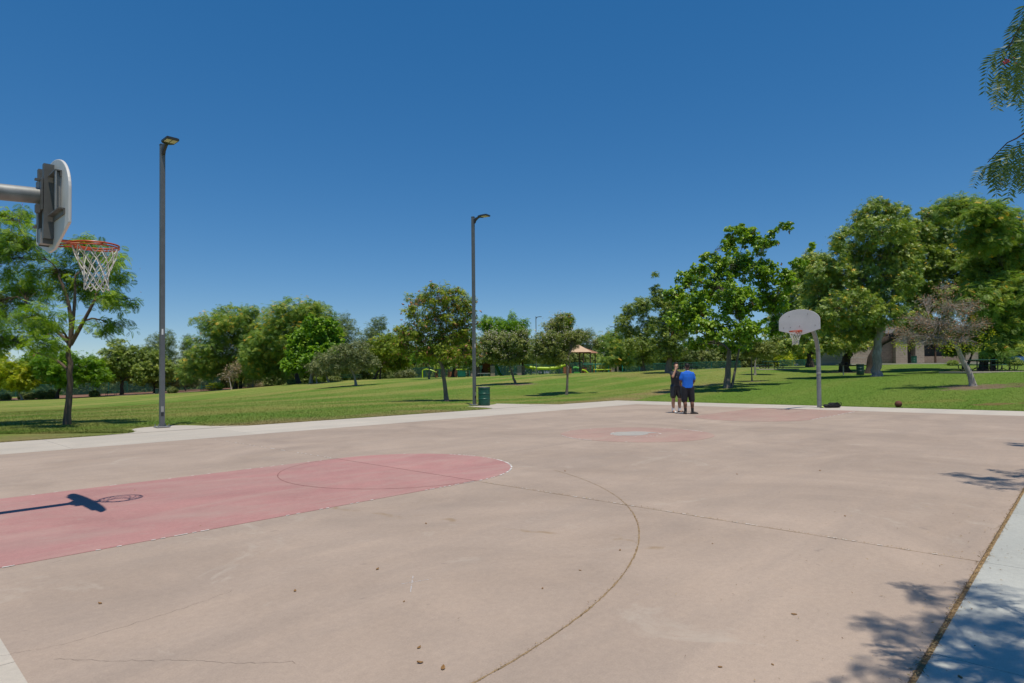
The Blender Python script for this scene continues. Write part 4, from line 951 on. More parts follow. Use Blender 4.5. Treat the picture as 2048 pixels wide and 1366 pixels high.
# ================================================================== PICNIC TABLES, BENCH, GRILL
def picnic(label, px, py, D, seats=('l', 'r', 'b'), group='square picnic tables', turn=0.0, pad=True):
    root = vroot('picnic_table', label, 'picnic table', px, py, D, group); root.rotation_euler.z += turn
    MB().box((0, 0, .745), (1.35, 1.05, .045), bev=.015).build('table_top', MAT['table'], root)
    for x in (-.42, .42):
        for y in (-.34, .34): MB().tube([(x, y, 0), (x, y, .73)], .032, 8).build('leg', MAT['black_metal'], root, True)
    MB().box((0, 0, .69), (1.1, .06, .05)).build('top_rail', MAT['black_metal'], root)
    for s in seats:
        if s in 'lr':
            x = -1.08 if s == 'l' else 1.08; st = MB().box((x, 0, .445), (.34, 1.05, .045), bev=.012).build('bench_seat', MAT['table'], root)
            for y in (-.34, .34): MB().tube([(x*.4, y, .28), (x*.75, y, .10), (x*.95, y, .18), (x, y, .43)], .026, 8).build('seat_arm', MAT['black_metal'], root, True)
            MB().tube([(x, 0, 0), (x, 0, .43)], .026, 8).build('leg', MAT['black_metal'], root, True)
        else:
            st = MB().box((0, .93, .445), (1.05, .30, .045), bev=.012).build('bench_seat', MAT['table'], root)
            MB().tube([(0, .36, .28), (0, .7, .10), (0, .93, .43)], .026, 8).build('seat_arm', MAT['black_metal'], root, True)
    return root
picnic('green square picnic table on the lawn right of the leaning twiggy tree', 1960, 742, 38)
picnic('green picnic table half hidden behind the nearer green table', 2000, 737, 47)
picnic('green picnic table on a pale pad in the shade left of the far hoop', 1543, 738, 60)
picnic('small dark picnic table at the mulch bed beyond the field', 415, 781, 104)
picnic('dark picnic table beneath the mottled tree behind the blue-shirted man', 1372, 744, 62)
def slabpad(px, py, D, w, d, mat):
    p = stand(px, py, D); o = MB().box((0, 0, 0), (w, d, .10), bev=.01).build('picnic_pad', mat); o.location = (p[0], p[1], p[2]-.02); o.rotation_euler.z = RZ; return structure(o)
slabpad(1965, 742, 38.3, 3.6, 2.6, MAT['path']); slabpad(1545, 738, 60.2, 3.8, 3.0, MAT['walk']); slabpad(2000, 737, 47.3, 3.4, 2.6, MAT['path'])
b = vroot('park_bench', 'dark green slatted bench on the path below the round olive tree', 'bench', 222, 790, 101)
for z, y in ((.44, -.16), (.44, 0), (.44, .16), (.62, .26), (.78, .29)): MB().box((0, y, z), (1.7, .12, .035) if z < .5 else (1.7, .035, .11)).build('slat', MAT['table'], b)
for x in (-.7, .7):
    MB().tube([(x, -.2, 0), (x, -.2, .42), (x, .22, .42), (x, .30, .85)], .03, 6).build('leg', MAT['black_metal'], b)
    MB().tube([(x, .22, 0), (x, .22, .42)], .03, 6).build('leg', MAT['black_metal'], b)
b = vroot('long_table', 'long green table and bench under the grey leaning tree by the hedge', 'picnic table', 700, 763, 88)
MB().box((0, 0, .75), (3.1, .8, .06), bev=.015).build('table_top', MAT['table'], b); MB().box((0, -.72, .45), (3.1, .3, .05), bev=.015).build('bench_seat', MAT['table'], b); MB().box((0, .72, .45), (3.1, .3, .05), bev=.015).build('bench_seat', MAT['table'], b)
for x in (-1.3, 1.3):
    MB().box((x, 0, .37), (.08, .5, .72)).build('leg', MAT['black_metal'], b)
    for y in (-.72, .72): MB().box((x, y, .21), (.06, .2, .42)).build('bench_leg', MAT['black_metal'], b)
g_ = vroot('barbecue_grill', 'black box grill on a post left of the dark drum bin', 'grill', 1687, 749, 50)
MB().tube([(0, 0, -.05), (0, 0, .78)], .045, 10).build('post', MAT['galv_dull'], g_, True)
MB().box((0, 0, .80), (.52, .40, .03)).box((-.25, 0, .90), (.02, .40, .22)).box((.25, 0, .90), (.02, .40, .22)).box((0, .19, .90), (.52, .02, .22)).build('firebox', MAT['black_metal'], g_)
for i in range(7): MB().box((-.18+.06*i, 0, .99), (.012, .38, .012)).build('grate_bar', MAT['black_metal'], g_)
MB().tube([(-.31, -.14, .99), (-.31, .14, .99)], .015, 6).build('handle', MAT['galv_dull'], g_)

# ================================================================== BLOCK BUILDING
B = vroot('park_building', 'low tan block building with dark screened windows behind the camphor trees', 'building', 1800, 728, 69); sB = 69/FPX
bx = lambda px: (px-1800)*sB
def wall(px0, px1, y0, y1, z0, z1, mat, name='wall'):
    return MB().box(((bx(px0)+bx(px1))/2, (y0+y1)/2, (z0+z1)/2), (bx(px1)-bx(px0), y1-y0, z1-z0)).build(name, mat, B)
wall(1700, 1743, 0, 6.5, -.3, 3.3, MAT['block']); wall(1744, 1792, .55, 6.4, -.3, 3.28, MAT['siding']); wall(1792.5, 1815.5, .02, 6.3, -.3, 3.29, MAT['block'])
wall(1816, 1831.5, .7, 6.2, -.3, 3.27, MAT['siding']); wall(1832, 1849.5, .03, 6.3, -.3, 3.29, MAT['block']); wall(1850, 1931, .35, 6.2, -.3, .80, MAT['siding'], 'low_wall'); wall(1850, 1931, .35, 6.2, 2.1, 3.27, MAT['siding'], 'upper_wall')
wall(1931.5, 1957, .0, 6.45, -.3, 3.3, MAT['block'])
d_ = MB().box(((bx(1818)+bx(1829.5))/2, .66, 1.0), (bx(1829.5)-bx(1818), .07, 2.05)).build('door', MAT['door'], B); MB().box((bx(1828), .60, 1.0), (.03, .06, .14)).build('door_handle', MAT['galv'], d_)
for a, c in ((1852, 1873), (1877, 1929)):
    w_ = MB().box(((bx(a)+bx(c))/2, .62, 1.45), (bx(c)-bx(a), .05, 1.30)).build('window', MAT['screen'], B)
    MB().box(((bx(a)+bx(c))/2, .50, .83), (bx(c)-bx(a), .28, .06)).build('sill', MAT['brown_wood'], w_)
for px in (1850.8, 1874.8, 1930.3): MB().box((bx(px), .30, 1.25), (.14, .12, 3.0)).build('window_post', MAT['brown_wood'], B)
rf = MB().add([(bx(1690), -.22, 3.35), (bx(1968), -.22, 3.35), (bx(1968), 8, 3.35), (bx(1690), 8, 3.35), (bx(1730), 3.3, 5.0), (bx(1928), 3.3, 5.0)], [(0, 1, 5, 4), (1, 2, 5), (2, 3, 4, 5), (3, 0, 4), (3, 2, 1, 0)]).build('roof', MAT['roof'], B)
MB().box(((bx(1690)+bx(1968))/2, -.22, 3.27), (bx(1968)-bx(1690), .06, .2)).build('fascia', MAT['brown_wood'], rf)
o = MB().box((0, 0, 0), (bx(1962)-bx(1690), 3.2, .12)).build('paved_apron', MAT['walk']); p = stand(1826, 728, 67.4); o.location = (p[0], p[1], p[2]+.0); o.rotation_euler.z = RZ; structure(o)
bq = stand(1828, 728, 66.6); q = bin_('small green bin beside the dark door of the block building', bq, MAT['bin'])
fr = vroot('hand_rail', 'thin grey railing in front of the left end of the block building', 'railing', 1712, 731, 66)
MB().tube([(-1.0, 0, .9), (1.0, 0, .9)], .02, 6).build('rail', MAT['galv_dull'], fr)
for i in range(9): MB().tube([(-1+.25*i, 0, -.05), (-1+.25*i, 0, .9)], .012, 6).build('baluster', MAT['galv_dull'], fr)

# ================================================================== PLAYGROUND
pv = vroot('pavilion', 'picnic pavilion with stone piers and shallow grey roof behind the blossom tree', 'pavilion', 998, 756, 92); sp = 92/FPX
vx = lambda px: (px-998)*sp
for px, y in ((946, 0), (985.5, 0), (1039, 0), (1047, 5), (952, 5)):
    pr = MB().box((vx(px), y, .72), (.62, .55, 1.65), bev=.02).build('stone_pier', MAT['stone'], pv)
    MB().box((vx(px), y, 1.9), (.26, .26, .75)).build('timber_post', MAT['brown_wood'], pr); MB().box((vx(px), y, 1.56), (.72, .65, .08)).build('pier_cap', MAT['walk'], pr)
MB().box((vx(993), 0, 2.35), (vx(1058)-vx(936), .22, .36)).build('beam', MAT['brown_wood'], pv); MB().box((vx(993), 5, 2.35), (vx(1058)-vx(936), .22, .36)).build('beam', MAT['brown_wood'], pv)
for px in (940, 1054): MB().box((vx(px), 2.5, 2.36), (.2, 5.1, .34)).build('beam', MAT['brown_wood'], pv)
MB().add([(vx(930), -.8, 2.55), (vx(1063), -.8, 2.55), (vx(1063), 5.8, 2.55), (vx(930), 5.8, 2.55), (vx(955), 2.5, 3.7), (vx(1040), 2.5, 3.7)], [(0, 1, 5, 4), (1, 2, 5), (2, 3, 4, 5), (3, 0, 4), (3, 2, 1, 0)]).build('roof', MAT['roof'], pv)
MB().box((vx(968), -.6, .5), (1.8, .5, .12)).build('bench_top', MAT['galv_dull'], pv)
sP = 97/FPX
pc = vroot('climbing_frame', 'lime and brown climbing frame seen through the pavilion', 'playground climber', 900, 757, 97); cx_ = lambda px: (px-900)*sP; cz_ = lambda py: (757-py)*sP
for pts in ([(845, 765), (845, 742), (852, 739.5), (861, 741), (873, 746)], [(869, 738), (900, 738)], [(912, 741), (946, 741)]):
    MB().tube([(cx_(a), 0, cz_(c_)) for a, c_ in pts], .09, 8).build('lime_bar', MAT['lime_tube'], pc, True)
for px in (871, 884, 898, 912, 936, 964): MB().tube([(cx_(px), 0, -.3), (cx_(px), 0, cz_(740))], .09, 8).build('post', MAT['brown_wood'], pc, True)
for a, c_, y0, y1 in ((869, 875, 743, 757), (895, 903, 745, 756), (908, 914, 742, 757), (965, 990, 729, 748)): MB().box(((cx_(a)+cx_(c_))/2, .25, (cz_(y0)+cz_(y1))/2), (cx_(c_)-cx_(a), .08, cz_(y0)-cz_(y1))).build('panel', MAT['orange_wood'], pc)
MB().box((cx_(923), .4, cz_(750)), (1.2, .08, 1.0)).build('panel', MAT['teal'], pc)
for k in range(5): MB().tube([(cx_(976), -.1, cz_(756-4*k)), (cx_(983), -.1, cz_(753-4*k))], .06, 6).build('ladder_rung', MAT['lime_tube'], pc)
MB().tube([(cx_(990), -.1, cz_(731)), (cx_(995), -.3, cz_(738)), (cx_(1000), -.7, cz_(750)), (cx_(1006), -1, cz_(756))], .26, 8).build('slide', MAT['slide'], pc, True)
zt = vroot('crawl_tube', 'long sagging lime green tube between playground posts', 'playground tube', 1090, 754, 98); zx = lambda px: (px-1090)*98/FPX; zz = lambda py: (754-py)*98/FPX
MB().tube([(zx(a), 0, zz(c_)) for a, c_ in ((1046, 735), (1060, 739), (1078, 741), (1095, 741.5), (1112, 740.5), (1125, 737), (1137, 733))], .24, 10).build('tube', MAT['lime_tube'], zt, True)
for px in (1062, 1080, 1119, 1137): MB().tube([(zx(px), .1, -.3), (zx(px), .1, zz(737))], .09, 8).build('post', MAT['post'], zt, True)
tw = vroot('play_tower', 'brown play tower under a tan peaked shade canopy', 'play tower', 1158, 749, 97); tx = lambda px: (px-1158)*sP; tz = lambda py: (749-py)*sP
MB().add([(tx(1134), -1.6, tz(707)), (tx(1182), -1.6, tz(707)), (tx(1182), 1.8, tz(707)), (tx(1134), 1.8, tz(707)), (tx(1157), 0, tz(691))], [(0, 1, 4), (1, 2, 4), (2, 3, 4), (3, 0, 4)]).build('shade_canopy', MAT['canvas'], tw)
MB().add([(tx(1160), .2, tz(708.5)), (tx(1200), .2, tz(708.5)), (tx(1200), 3.2, tz(708)), (tx(1160), 3.2, tz(708)), (tx(1166), 1.8, tz(695))], [(0, 1, 4), (1, 2, 4), (2, 3, 4), (3, 0, 4)]).build('rear_canopy', MAT['canvas_dark'], tw)
for px, y in ((1137, -1.3), (1179, -1.3), (1162, 1.5), (1165, -1.3), (1196, 3)): MB().tube([(tx(px), y, -.3), (tx(px), y, tz(707.5))], .09, 8).build('post', MAT['brown_wood'], tw, True)
for a, c_, y0, y1 in ((1126, 1142, 737, 750), (1162, 1172, 738, 750)): MB().box(((tx(a)+tx(c_))/2, -.9, (tz(y0)+tz(y1))/2), (tx(c_)-tx(a), .1, tz(y0)-tz(y1)+.2)).build('panel', MAT['orange_wood'], tw)
MB().tube([(tx(1145), -1.2, tz(738)), (tx(1150), -1.2, tz(737)), (tx(1156), -1.2, tz(739))], .16, 8).build('green_hood', MAT['slide'], tw, True); MB().box((tx(1152), -1.2, tz(748)), (.9, .4, .3)).build('green_step', MAT['slide'], tw)
MB().tube([(tx(1162), -1.4, tz(742)), (tx(1169), -1.4, tz(744)), (tx(1174), -1.4, tz(749))], .13, 8).build('lime_slide', MAT['lime_tube'], tw, True)
sw = vroot('swing_frame', 'teal swing frame at the right end of the playground', 'swing set', 1207, 746, 94); wx = lambda px: (px-1207)*94/FPX; wz = lambda py: (746-py)*94/FPX
MB().tube([(wx(1166), 0, wz(729.5)), (wx(1246), 0, wz(729.5))], .08, 8).build('top_beam', MAT['teal'], sw, True)
for px in (1191, 1217, 1245): MB().tube([(wx(px), -.1, -.3), (wx(px), 0, wz(728))], .10, 8).build('post', MAT['teal'], sw, True)
for px in (1198, 1204, 1226, 1232): MB().tube([(wx(px), 0, wz(729.5)), (wx(px), .1, .55)], .02, 5).build('swing_chain', MAT['galv_dull'], sw)
for px in (1201, 1229): MB().box((wx(px), .1, .53), (.5, .2, .04)).build('swing_seat', MAT['rubber'], sw)
yb = vroot('balance_bar', 'yellow balance bar on short orange posts in front of the swings', 'playground bar', 1205, 746, 90)
MB().tube([(-1.3, 0, .42), (1.3, 0, .42)], .07, 8).build('bar', MAT['lime_tube'], yb, True)
for x in (-1.2, 1.2): MB().box((x, 0, .2), (.12, .12, .6)).build('post', MAT['orange_wood'], yb)
ub = vroot('utility_cabinet', 'pinkish grey utility cabinet at the foot of the twin-head lamp', 'utility box', 1229, 745, 92)
MB().box((0, 0, .5), (1.05, .7, 1.2), bev=.03).build('cabinet', MAT['stone'], ub); MB().box((0, 0, 1.13), (1.15, .8, .07)).build('lid', MAT['walk'], ub)

# fences
def fence(label, pts, D0, h, n, mat='teal', mesh=True):
    P = [CAM+FH*D+RH*((px-1024)/FPX*D) for px, D in pts]
    root = thing('mesh_fence', label, 'fence', (P[0][0], P[0][1], gz(P[0][0], P[0][1])))
    o0 = np.array(root.location)
    Q = [P[0]+(P[-1]-P[0])*i/n for i in range(n+1)]
    for q in Q: q[2] = gz(q[0], q[1])
    for q in Q: MB().tube([q-o0-[0, 0, .1], q-o0+[0, 0, h]], .035, 6).build('post', MAT[mat], root)
    for a, b in zip(Q[:-1], Q[1:]):
        MB().tube([a-o0+[0, 0, h], b-o0+[0, 0, h]], .025, 6).build('top_rail', MAT[mat], root)
        if mesh: MB().add([a-o0+[0, 0, .05], b-o0+[0, 0, .05], b-o0+[0, 0, h-.03], a-o0+[0, 0, h-.03]], [(0, 1, 2, 3)]).build('mesh_panel', MAT['fence_mesh'], root)
    return root
fence('long green mesh fence behind the mulch bed at the far left', [(-80, 116), (440, 116)], 116, 2.2, 14)
fence('low teal fence between the swings and the stout grey trunk', [(1250, 100), (1480, 100)], 100, 1.1, 8)
fence('teal fence behind the play tower and climbing frame', [(820, 112), (1185, 108)], 110, 1.8, 12)
fence('green low fence behind the far hoop and dark camphor trunks', [(1560, 100), (1705, 100)], 100, 1.1, 6)

# far white house and hills
hs_ = vroot('far_house', 'white gabled house wall glimpsed beyond the swings', 'house', 1211, 738, 190); k = 190/FPX
MB().prism([(-9*k, -1), (9*k, -1), (9*k, 8*k), (0, 17*k), (-9*k, 8*k)], 0, 6, 'y').build('wall', MAT['stucco'], hs_)
MB().add([(-11*k, -.4, 6.5*k), (0, -.4, 18*k), (0, 6.4, 18*k), (-11*k, 6.4, 6.5*k), (11*k, -.4, 6.5*k), (11*k, 6.4, 6.5*k)], [(0, 1, 2, 3), (1, 4, 5, 2)]).build('roof', MAT['roof'], hs_)
MB().box((0, -.05, 9*k), (4*k, .08, 4*k)).build('window', MAT['glass'], hs_)
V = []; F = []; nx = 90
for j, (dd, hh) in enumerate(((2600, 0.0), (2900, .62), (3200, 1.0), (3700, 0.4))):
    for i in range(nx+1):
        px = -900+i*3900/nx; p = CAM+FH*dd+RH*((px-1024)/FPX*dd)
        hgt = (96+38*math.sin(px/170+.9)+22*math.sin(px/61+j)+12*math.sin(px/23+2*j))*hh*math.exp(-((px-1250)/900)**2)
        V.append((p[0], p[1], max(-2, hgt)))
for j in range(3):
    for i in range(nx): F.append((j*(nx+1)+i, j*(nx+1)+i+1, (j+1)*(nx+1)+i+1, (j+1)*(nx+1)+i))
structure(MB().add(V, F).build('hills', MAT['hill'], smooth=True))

# parked car at the right edge
cr = vroot('parked_car', 'blue car parked beyond the picnic tables at the right edge', 'car', 2064, 729, 70); cr.rotation_euler.z += R(4)
MB().prism([(-2.1, .32), (2.1, .32), (2.15, .62), (2.0, .92), (1.1, 1.0), (-1.15, 1.02), (-2.0, .86), (-2.14, .6)], -.86, .86, 'y').build('body', MAT['car'], cr)
MB().add([(-1.25, -.80, 1.0), (1.35, -.80, 1.0), (.75, -.66, 1.5), (-.55, -.66, 1.5), (-1.25, .80, 1.0), (1.35, .80, 1.0), (.75, .66, 1.5), (-.55, .66, 1.5)], [(0, 1, 2, 3), (4, 7, 6, 5), (0, 3, 7, 4), (1, 5, 6, 2)]).build('window_glass', MAT['glass'], cr)
MB().box((.1, 0, 1.52), (1.34, 1.34, .05), bev=.02).build('car_roof', MAT['car'], cr)
for x in (-1.35, 1.35):
    for y in (-.78, .78):
        w_ = MB().tube([(x, y-.1, .33), (x, y+.1, .33)], .33, 20).build('wheel', MAT['rubber'], cr, True); MB().tube([(x, y-.108, .33), (x, y+.108, .33)], .20, 14).build('rim', MAT['galv'], w_, True)
for y in (-.6, .6): MB().box((-2.08, y, .70), (.12, .34, .14)).build('headlight', MAT['sticker'], cr)
MB().box((-1.05, -.92, 1.02), (.16, .14, .12)).build('mirror', MAT['car'], cr)

# ================================================================== PEOPLE  (local X right, Y away from the viewer, Z up)
def capsules(chains, balls=()):
    mb = MB()
    for pts, rad_ in chains:
        P = [np.array(p, float) for p in pts]; out = [P[0]]; ro = [rad_[0]]
        for a, b, ra, rb in zip(P[:-1], P[1:], rad_[:-1], rad_[1:]):
            for t in (.33, .66, 1.0): out.append(a+(b-a)*t); ro.append(ra+(rb-ra)*t)
        mb.tube(out, ro, 14)
        for p, r in zip(out, ro): mb.ball(p, r*1.0, 12, 8)
    for c, r in balls: mb.ball(c, r, 18, 14)
    return mb
def loft(mb, secs, n=28):
    V = []; F = []
    for (x, y, z, rx, ry) in secs:
        for j in range(n):
            a = 2*math.pi*j/n; V.append((x+rx*math.copysign(abs(math.cos(a))**.85, math.cos(a)), y+ry*math.copysign(abs(math.sin(a))**.85, math.sin(a)), z))
    for i in range(len(secs)-1):
        for j in range(n): F.append((i*n+j, i*n+(j+1) % n, (i+1)*n+(j+1) % n, (i+1)*n+j))
    F.append(tuple(range(n-1, -1, -1))); F.append(tuple((len(secs)-1)*n+j for j in range(n)))
    return mb.add(V, F)
def remesh(o, voxel, smooth=4):
    m = o.modifiers.new('remesh', 'REMESH'); m.mode = 'VOXEL'; m.voxel_size = voxel; m.use_smooth_shade = True
    s = o.modifiers.new('smooth', 'SMOOTH'); s.iterations = smooth; s.factor = .5
    return o
def hand(c, d, side, r=.0095):
    """palm at c, fingers along d (unit), side = unit vector towards the thumb; slightly curled"""
    c = np.array(c, float); d = np.array(d, float); d /= np.linalg.norm(d); sd = np.array(side, float); sd -= sd.dot(d)*d; sd /= np.linalg.norm(sd); nn = np.cross(d, sd)
    ch = [([c-d*.02+sd*.018, c+d*.07+sd*.022], (.020, .017)), ([c-d*.02, c+d*.075], (.021, .017)), ([c-d*.02-sd*.02, c+d*.07-sd*.022], (.020, .016))]
    for k, (o, l) in enumerate(((.030, .068), (.010, .078), (-.011, .072), (-.031, .056))):
        b = c+d*.075+sd*o
        ch.append(([b, b+d*l*.5+nn*.010, b+d*l*.8+nn*.028, b+d*l*.95+nn*.045], (r, r*.95, r*.88, r*.75)))
    t = c+sd*.028
    ch.append(([t, t+sd*.030+d*.025+nn*.008, t+sd*.034+d*.058+nn*.02], (r*1.25, r*1.1, r*.85)))
    return ch
def foot_shoe(x, y, ang, L=.29):
    """shoe with its heel under (x,y); ang: direction of the toes in the XY plane"""
    dx, dy = math.cos(ang), math.sin(ang); px, py = -dy, dx; mb = MB()
    prof = [(-.075, .036, .075), (-.02, .042, .095), (.06, .046, .085), (.13, .050, .060), (.185, .044, .048), (.215, .028, .036)]
    V = []; F = []; n = 12
    for (t, w, h) in prof:
        for j in range(n):
            a = 2*math.pi*j/n; u = math.cos(a)*w; z = .002+max(0, (math.sin(a)*.5+.5))*h*1.15
            V.append((x+dx*t+px*u, y+dy*t+py*u, z))
    for i in range(len(prof)-1):
        for j in range(n): F.append((i*n+j, i*n+(j+1) % n, (i+1)*n+(j+1) % n, (i+1)*n+j))
    F.append(tuple(range(n-1, -1, -1))); F.append(tuple((len(prof)-1)*n+j for j in range(n)))
    return mb.add(V, F)
def shoe(root, x, y, ang, mat, sole):
    s = foot_shoe(x, y, ang).build('shoe', mat, root, True); sub = s.modifiers.new('sub', 'SUBSURF'); sub.levels = 1; sub.render_levels = 1
    dx, dy = math.cos(ang), math.sin(ang); px, py = -dy, dx; out = []
    for (t, w) in ((-.085, .03), (-.03, .046), (.06, .05), (.13, .054), (.19, .046), (.222, .026)): out.append((t, w))
    poly = [(x+dx*t+px*w, y+dy*t+py*w) for t, w in out]+[(x+dx*t-px*w, y+dy*t-py*w) for t, w in out[::-1]]
    MB().prism(poly, 0, .022).build('sole', sole, s); return s

# --- man in black, facing the viewer and turned to the right, one hand at his cheek, other arm reaching out with a phone
PA_ = at(1352.5, 825.5, 23.1); PA_[2] = 0.0
A = thing('person', 'man in black sports clothes and white socks with a hand raised to his cheek', 'person', PA_, RZ, 'two men standing on the court')
hipz, kn = .98, .53
legs = [([(-.085, 0, hipz), (-.10, -.02, kn), (-.10, .03, .08)], (.09, .066, .043)), ([(.095, 0, hipz), (.125, -.03, kn), (.13, .02, .08)], (.09, .066, .043))]
calf = [([(-.10, -.01, kn-.04), (-.10, .045, kn-.17), (-.10, .03, .15)], (.058, .064, .040)), ([(.125, -.02, kn-.04), (.128, .035, kn-.17), (.13, .02, .15)], (.058, .064, .040))]
torso = [([(0, 0, .95), (.0, .0, 1.12), (.0, .0, 1.32), (.0, .01, 1.47)], (.125, .115, .128, .105)), ([(-.13, .01, 1.43), (.13, .01, 1.43)], (.060, .060)), ([(0, .01, 1.50), (.012, -.005, 1.63)], (.058, .054))]
armR = [([(-.155, .01, 1.455), (-.15, -.20, 1.34)], (.050, .046)), ([(-.15, -.20, 1.34), (-.03, -.15, 1.625)], (.044, .032))]
armL = [([(.155, .01, 1.455), (.37, .22, 1.38)], (.050, .044)), ([(.37, .22, 1.38), (.60, .20, 1.335)], (.043, .031))]
ch = legs+calf+torso+armR+armL+hand((-.025, -.145, 1.65), (.25, .1, 1), (1, -.2, 0))+hand((.625, .20, 1.33), (1, -.1, .25), (0, -.3, 1))
ch += [([(-.10, .02, .07), (-.09, -.10, .045)], (.042, .034)), ([(.13, .02, .07), (.19, -.07, .045)], (.042, .034))]
hx, hy, hz = .015, -.015, 1.745
balls = [((hx, hy, hz), (.076, .092, .108)), ((hx+.012, hy-.035, hz-.055), (.056, .062, .060)), ((hx+.045, hy-.088, hz-.012), (.014, .020, .024)), ((hx-.072, hy+.012, hz-.005), (.012, .022, .032)), ((hx+.075, hy+.02, hz-.005), (.012, .022, .032)),
         ((hx+.035, hy-.082, hz-.055), (.026, .012, .010)), ((hx+.02, hy-.075, hz+.035), (.045, .022, .012))]
body = remesh(capsules(ch, balls).build('body', MAT['skin_a'], A), .0065)
remesh(MB().ball((hx-.005, hy+.022, hz+.045), (.085, .092, .082), 20, 14).ball((hx+.01, hy-.035, hz+.092), (.062, .055, .032), 14, 10).ball((hx-.02, hy+.06, hz-.01), (.07, .05, .06), 14, 10).build('hair', MAT['hair'], A), .010, 1)
MB().ball((hx+.008, hy-.087, hz+.012), (.013, .007, .007), 8, 6).ball((hx+.060, hy-.072, hz+.012), (.012, .008, .007), 8, 6).build('eyes', MAT['hair'], A)
sh = capsules([([(-.155, .01, 1.46), (-.155, -.12, 1.39)], (.074, .068)), ([(.155, .01, 1.46), (.27, .11, 1.42)], (.074, .066))])
remesh(loft(sh, [(0, 0, .84, .185, .135), (0, 0, .98, .175, .13), (0, 0, 1.12, .17, .125), (0, 0, 1.28, .188, .13), (0, .005, 1.42, .195, .12), (0, .01, 1.50, .155, .095), (0, .01, 1.555, .075, .07)]).build('shirt', MAT['black_cloth'], A), .012, 3)
remesh(capsules([([(-.085, 0, .97), (-.10, -.01, .78), (-.112, -.02, .63)], (.128, .120, .112)), ([(.095, 0, .97), (.115, -.01, .78), (.135, -.025, .63)], (.128, .120, .112)), ([(-.06, 0, .99), (.06, 0, .99)], (.135, .135))]).build('shorts', MAT['black_shiny'], A), .013, 3)
for x, y in ((-.10, .03), (.13, .02)): MB().lathe([(.056, .07), (.057, .16), (.057, .225), (.050, .23)], (x, y, 0), 14).build('sock', MAT['white_cloth'], A, True)
shoe(A, -.10, .03, R(-75), MAT['white_cloth'], MAT['shoe_dark']); shoe(A, .13, .02, R(-48), MAT['shoe_dark'], MAT['white_cloth'])
ph = MB().box((0, 0, 0), (.15, .012, .075), bev=.004).build('phone', MAT['black_metal']); tag(ph, 'black phone in the outstretched hand of the man in black', 'phone')
pw = PA_+RH*.715+FH*.185+np.array([0, 0, 1.37]); ph.location = pw; ph.rotation_euler = (R(-12), R(-18), RZ)

# --- man in blue, seen from behind, hands together in front of him
PB_ = at(1376, 828.5, 22.4); PB_[2] = 0.0
Bm = thing('person', 'man in a royal blue T-shirt and charcoal shorts seen from behind', 'person', PB_, RZ, 'two men standing on the court')
legs = [([(-.09, 0, .96), (-.11, .02, .51), (-.095, -.02, .08)], (.094, .066, .043)), ([(.10, 0, .96), (.145, .02, .51), (.155, -.02, .08)], (.094, .066, .043)),
        ([(-.108, .0, .47), (-.10, -.035, .35), (-.096, -.02, .16)], (.058, .066, .042)), ([(.146, .0, .47), (.15, -.035, .35), (.155, -.02, .16)], (.058, .066, .042)),
        ([(-.095, -.02, .07), (-.085, .12, .045)], (.042, .034)), ([(.155, -.02, .07), (.25, .02, .045)], (.042, .034))]
torso = [([(0, 0, .94), (0, 0, 1.12), (0, 0, 1.30), (0, 0, 1.44)], (.13, .122, .14, .112)), ([(-.14, 0, 1.41), (.14, 0, 1.41)], (.060, .060)), ([(0, 0, 1.47), (0, .02, 1.60)], (.060, .056))]
arms = []
for s in (-1, 1):
    arms += [([(s*.165, 0, 1.40), (s*.245, .02, 1.18)], (.052, .048)), ([(s*.245, .02, 1.18), (s*.20, .20, 1.03)], (.046, .033))]
    arms += hand((s*.17, .235, 1.015), (-s*.6, .55, -.35), (0, .3, 1))
hx, hy, hz = .0, .03, 1.70
balls = [((hx, hy, hz), (.077, .095, .108)), ((hx, hy+.04, hz-.06), (.055, .058, .055)), ((hx, hy+.10, hz-.015), (.014, .018, .024)), ((hx-.078, hy+.005, hz-.005), (.012, .022, .032)), ((hx+.078, hy+.005, hz-.005), (.012, .022, .032)), ((hx, hy+.092, hz-.055), (.026, .012, .010))]
remesh(capsules(legs+torso+arms, balls).build('body', MAT['skin_b'], Bm), .0065)
remesh(MB().ball((hx, hy-.008, hz+.040), (.083, .094, .078), 20, 14).ball((hx, hy-.055, hz-.005), (.066, .042, .058), 14, 10).build('hair', MAT['hair'], Bm), .010, 1)
MB().ball((hx-.028, hy+.088, hz+.012), (.013, .007, .007), 8, 6).ball((hx+.028, hy+.088, hz+.012), (.013, .007, .007), 8, 6).build('eyes', MAT['hair'], Bm)
sh = capsules([([(-.175, 0, 1.44), (-.225, .012, 1.27)], (.070, .074)), ([(.175, 0, 1.44), (.225, .012, 1.27)], (.070, .074))])
remesh(loft(sh, [(0, 0, .93, .200, .145), (0, 0, 1.05, .192, .14), (0, 0, 1.20, .195, .138), (0, 0, 1.32, .205, .138), (0, 0, 1.43, .205, .122), (0, 0, 1.50, .150, .095), (0, 0, 1.545, .075, .07)]).build('shirt', MAT['blue'], Bm), .012, 3)
remesh(capsules([([(-.09, 0, .93), (-.105, .01, .70), (-.118, .02, .50)], (.132, .122, .110)), ([(.10, 0, .93), (.128, .01, .70), (.15, .02, .50)], (.132, .122, .110)), ([(-.06, 0, .94), (.06, 0, .94)], (.140, .140))]).build('shorts', MAT['grey_short'], Bm), .013, 3)
for x, y in ((-.095, -.02), (.155, -.02)): MB().lathe([(.050, .07), (.050, .14), (.053, .215), (.047, .22)], (x, y, 0), 14).build('sock', MAT['black_cloth'], Bm, True)
shoe(Bm, -.095, -.02, R(85), MAT['shoe_grey'], MAT['shoe_dark']); shoe(Bm, .155, -.02, R(12), MAT['shoe_grey'], MAT['shoe_dark'])
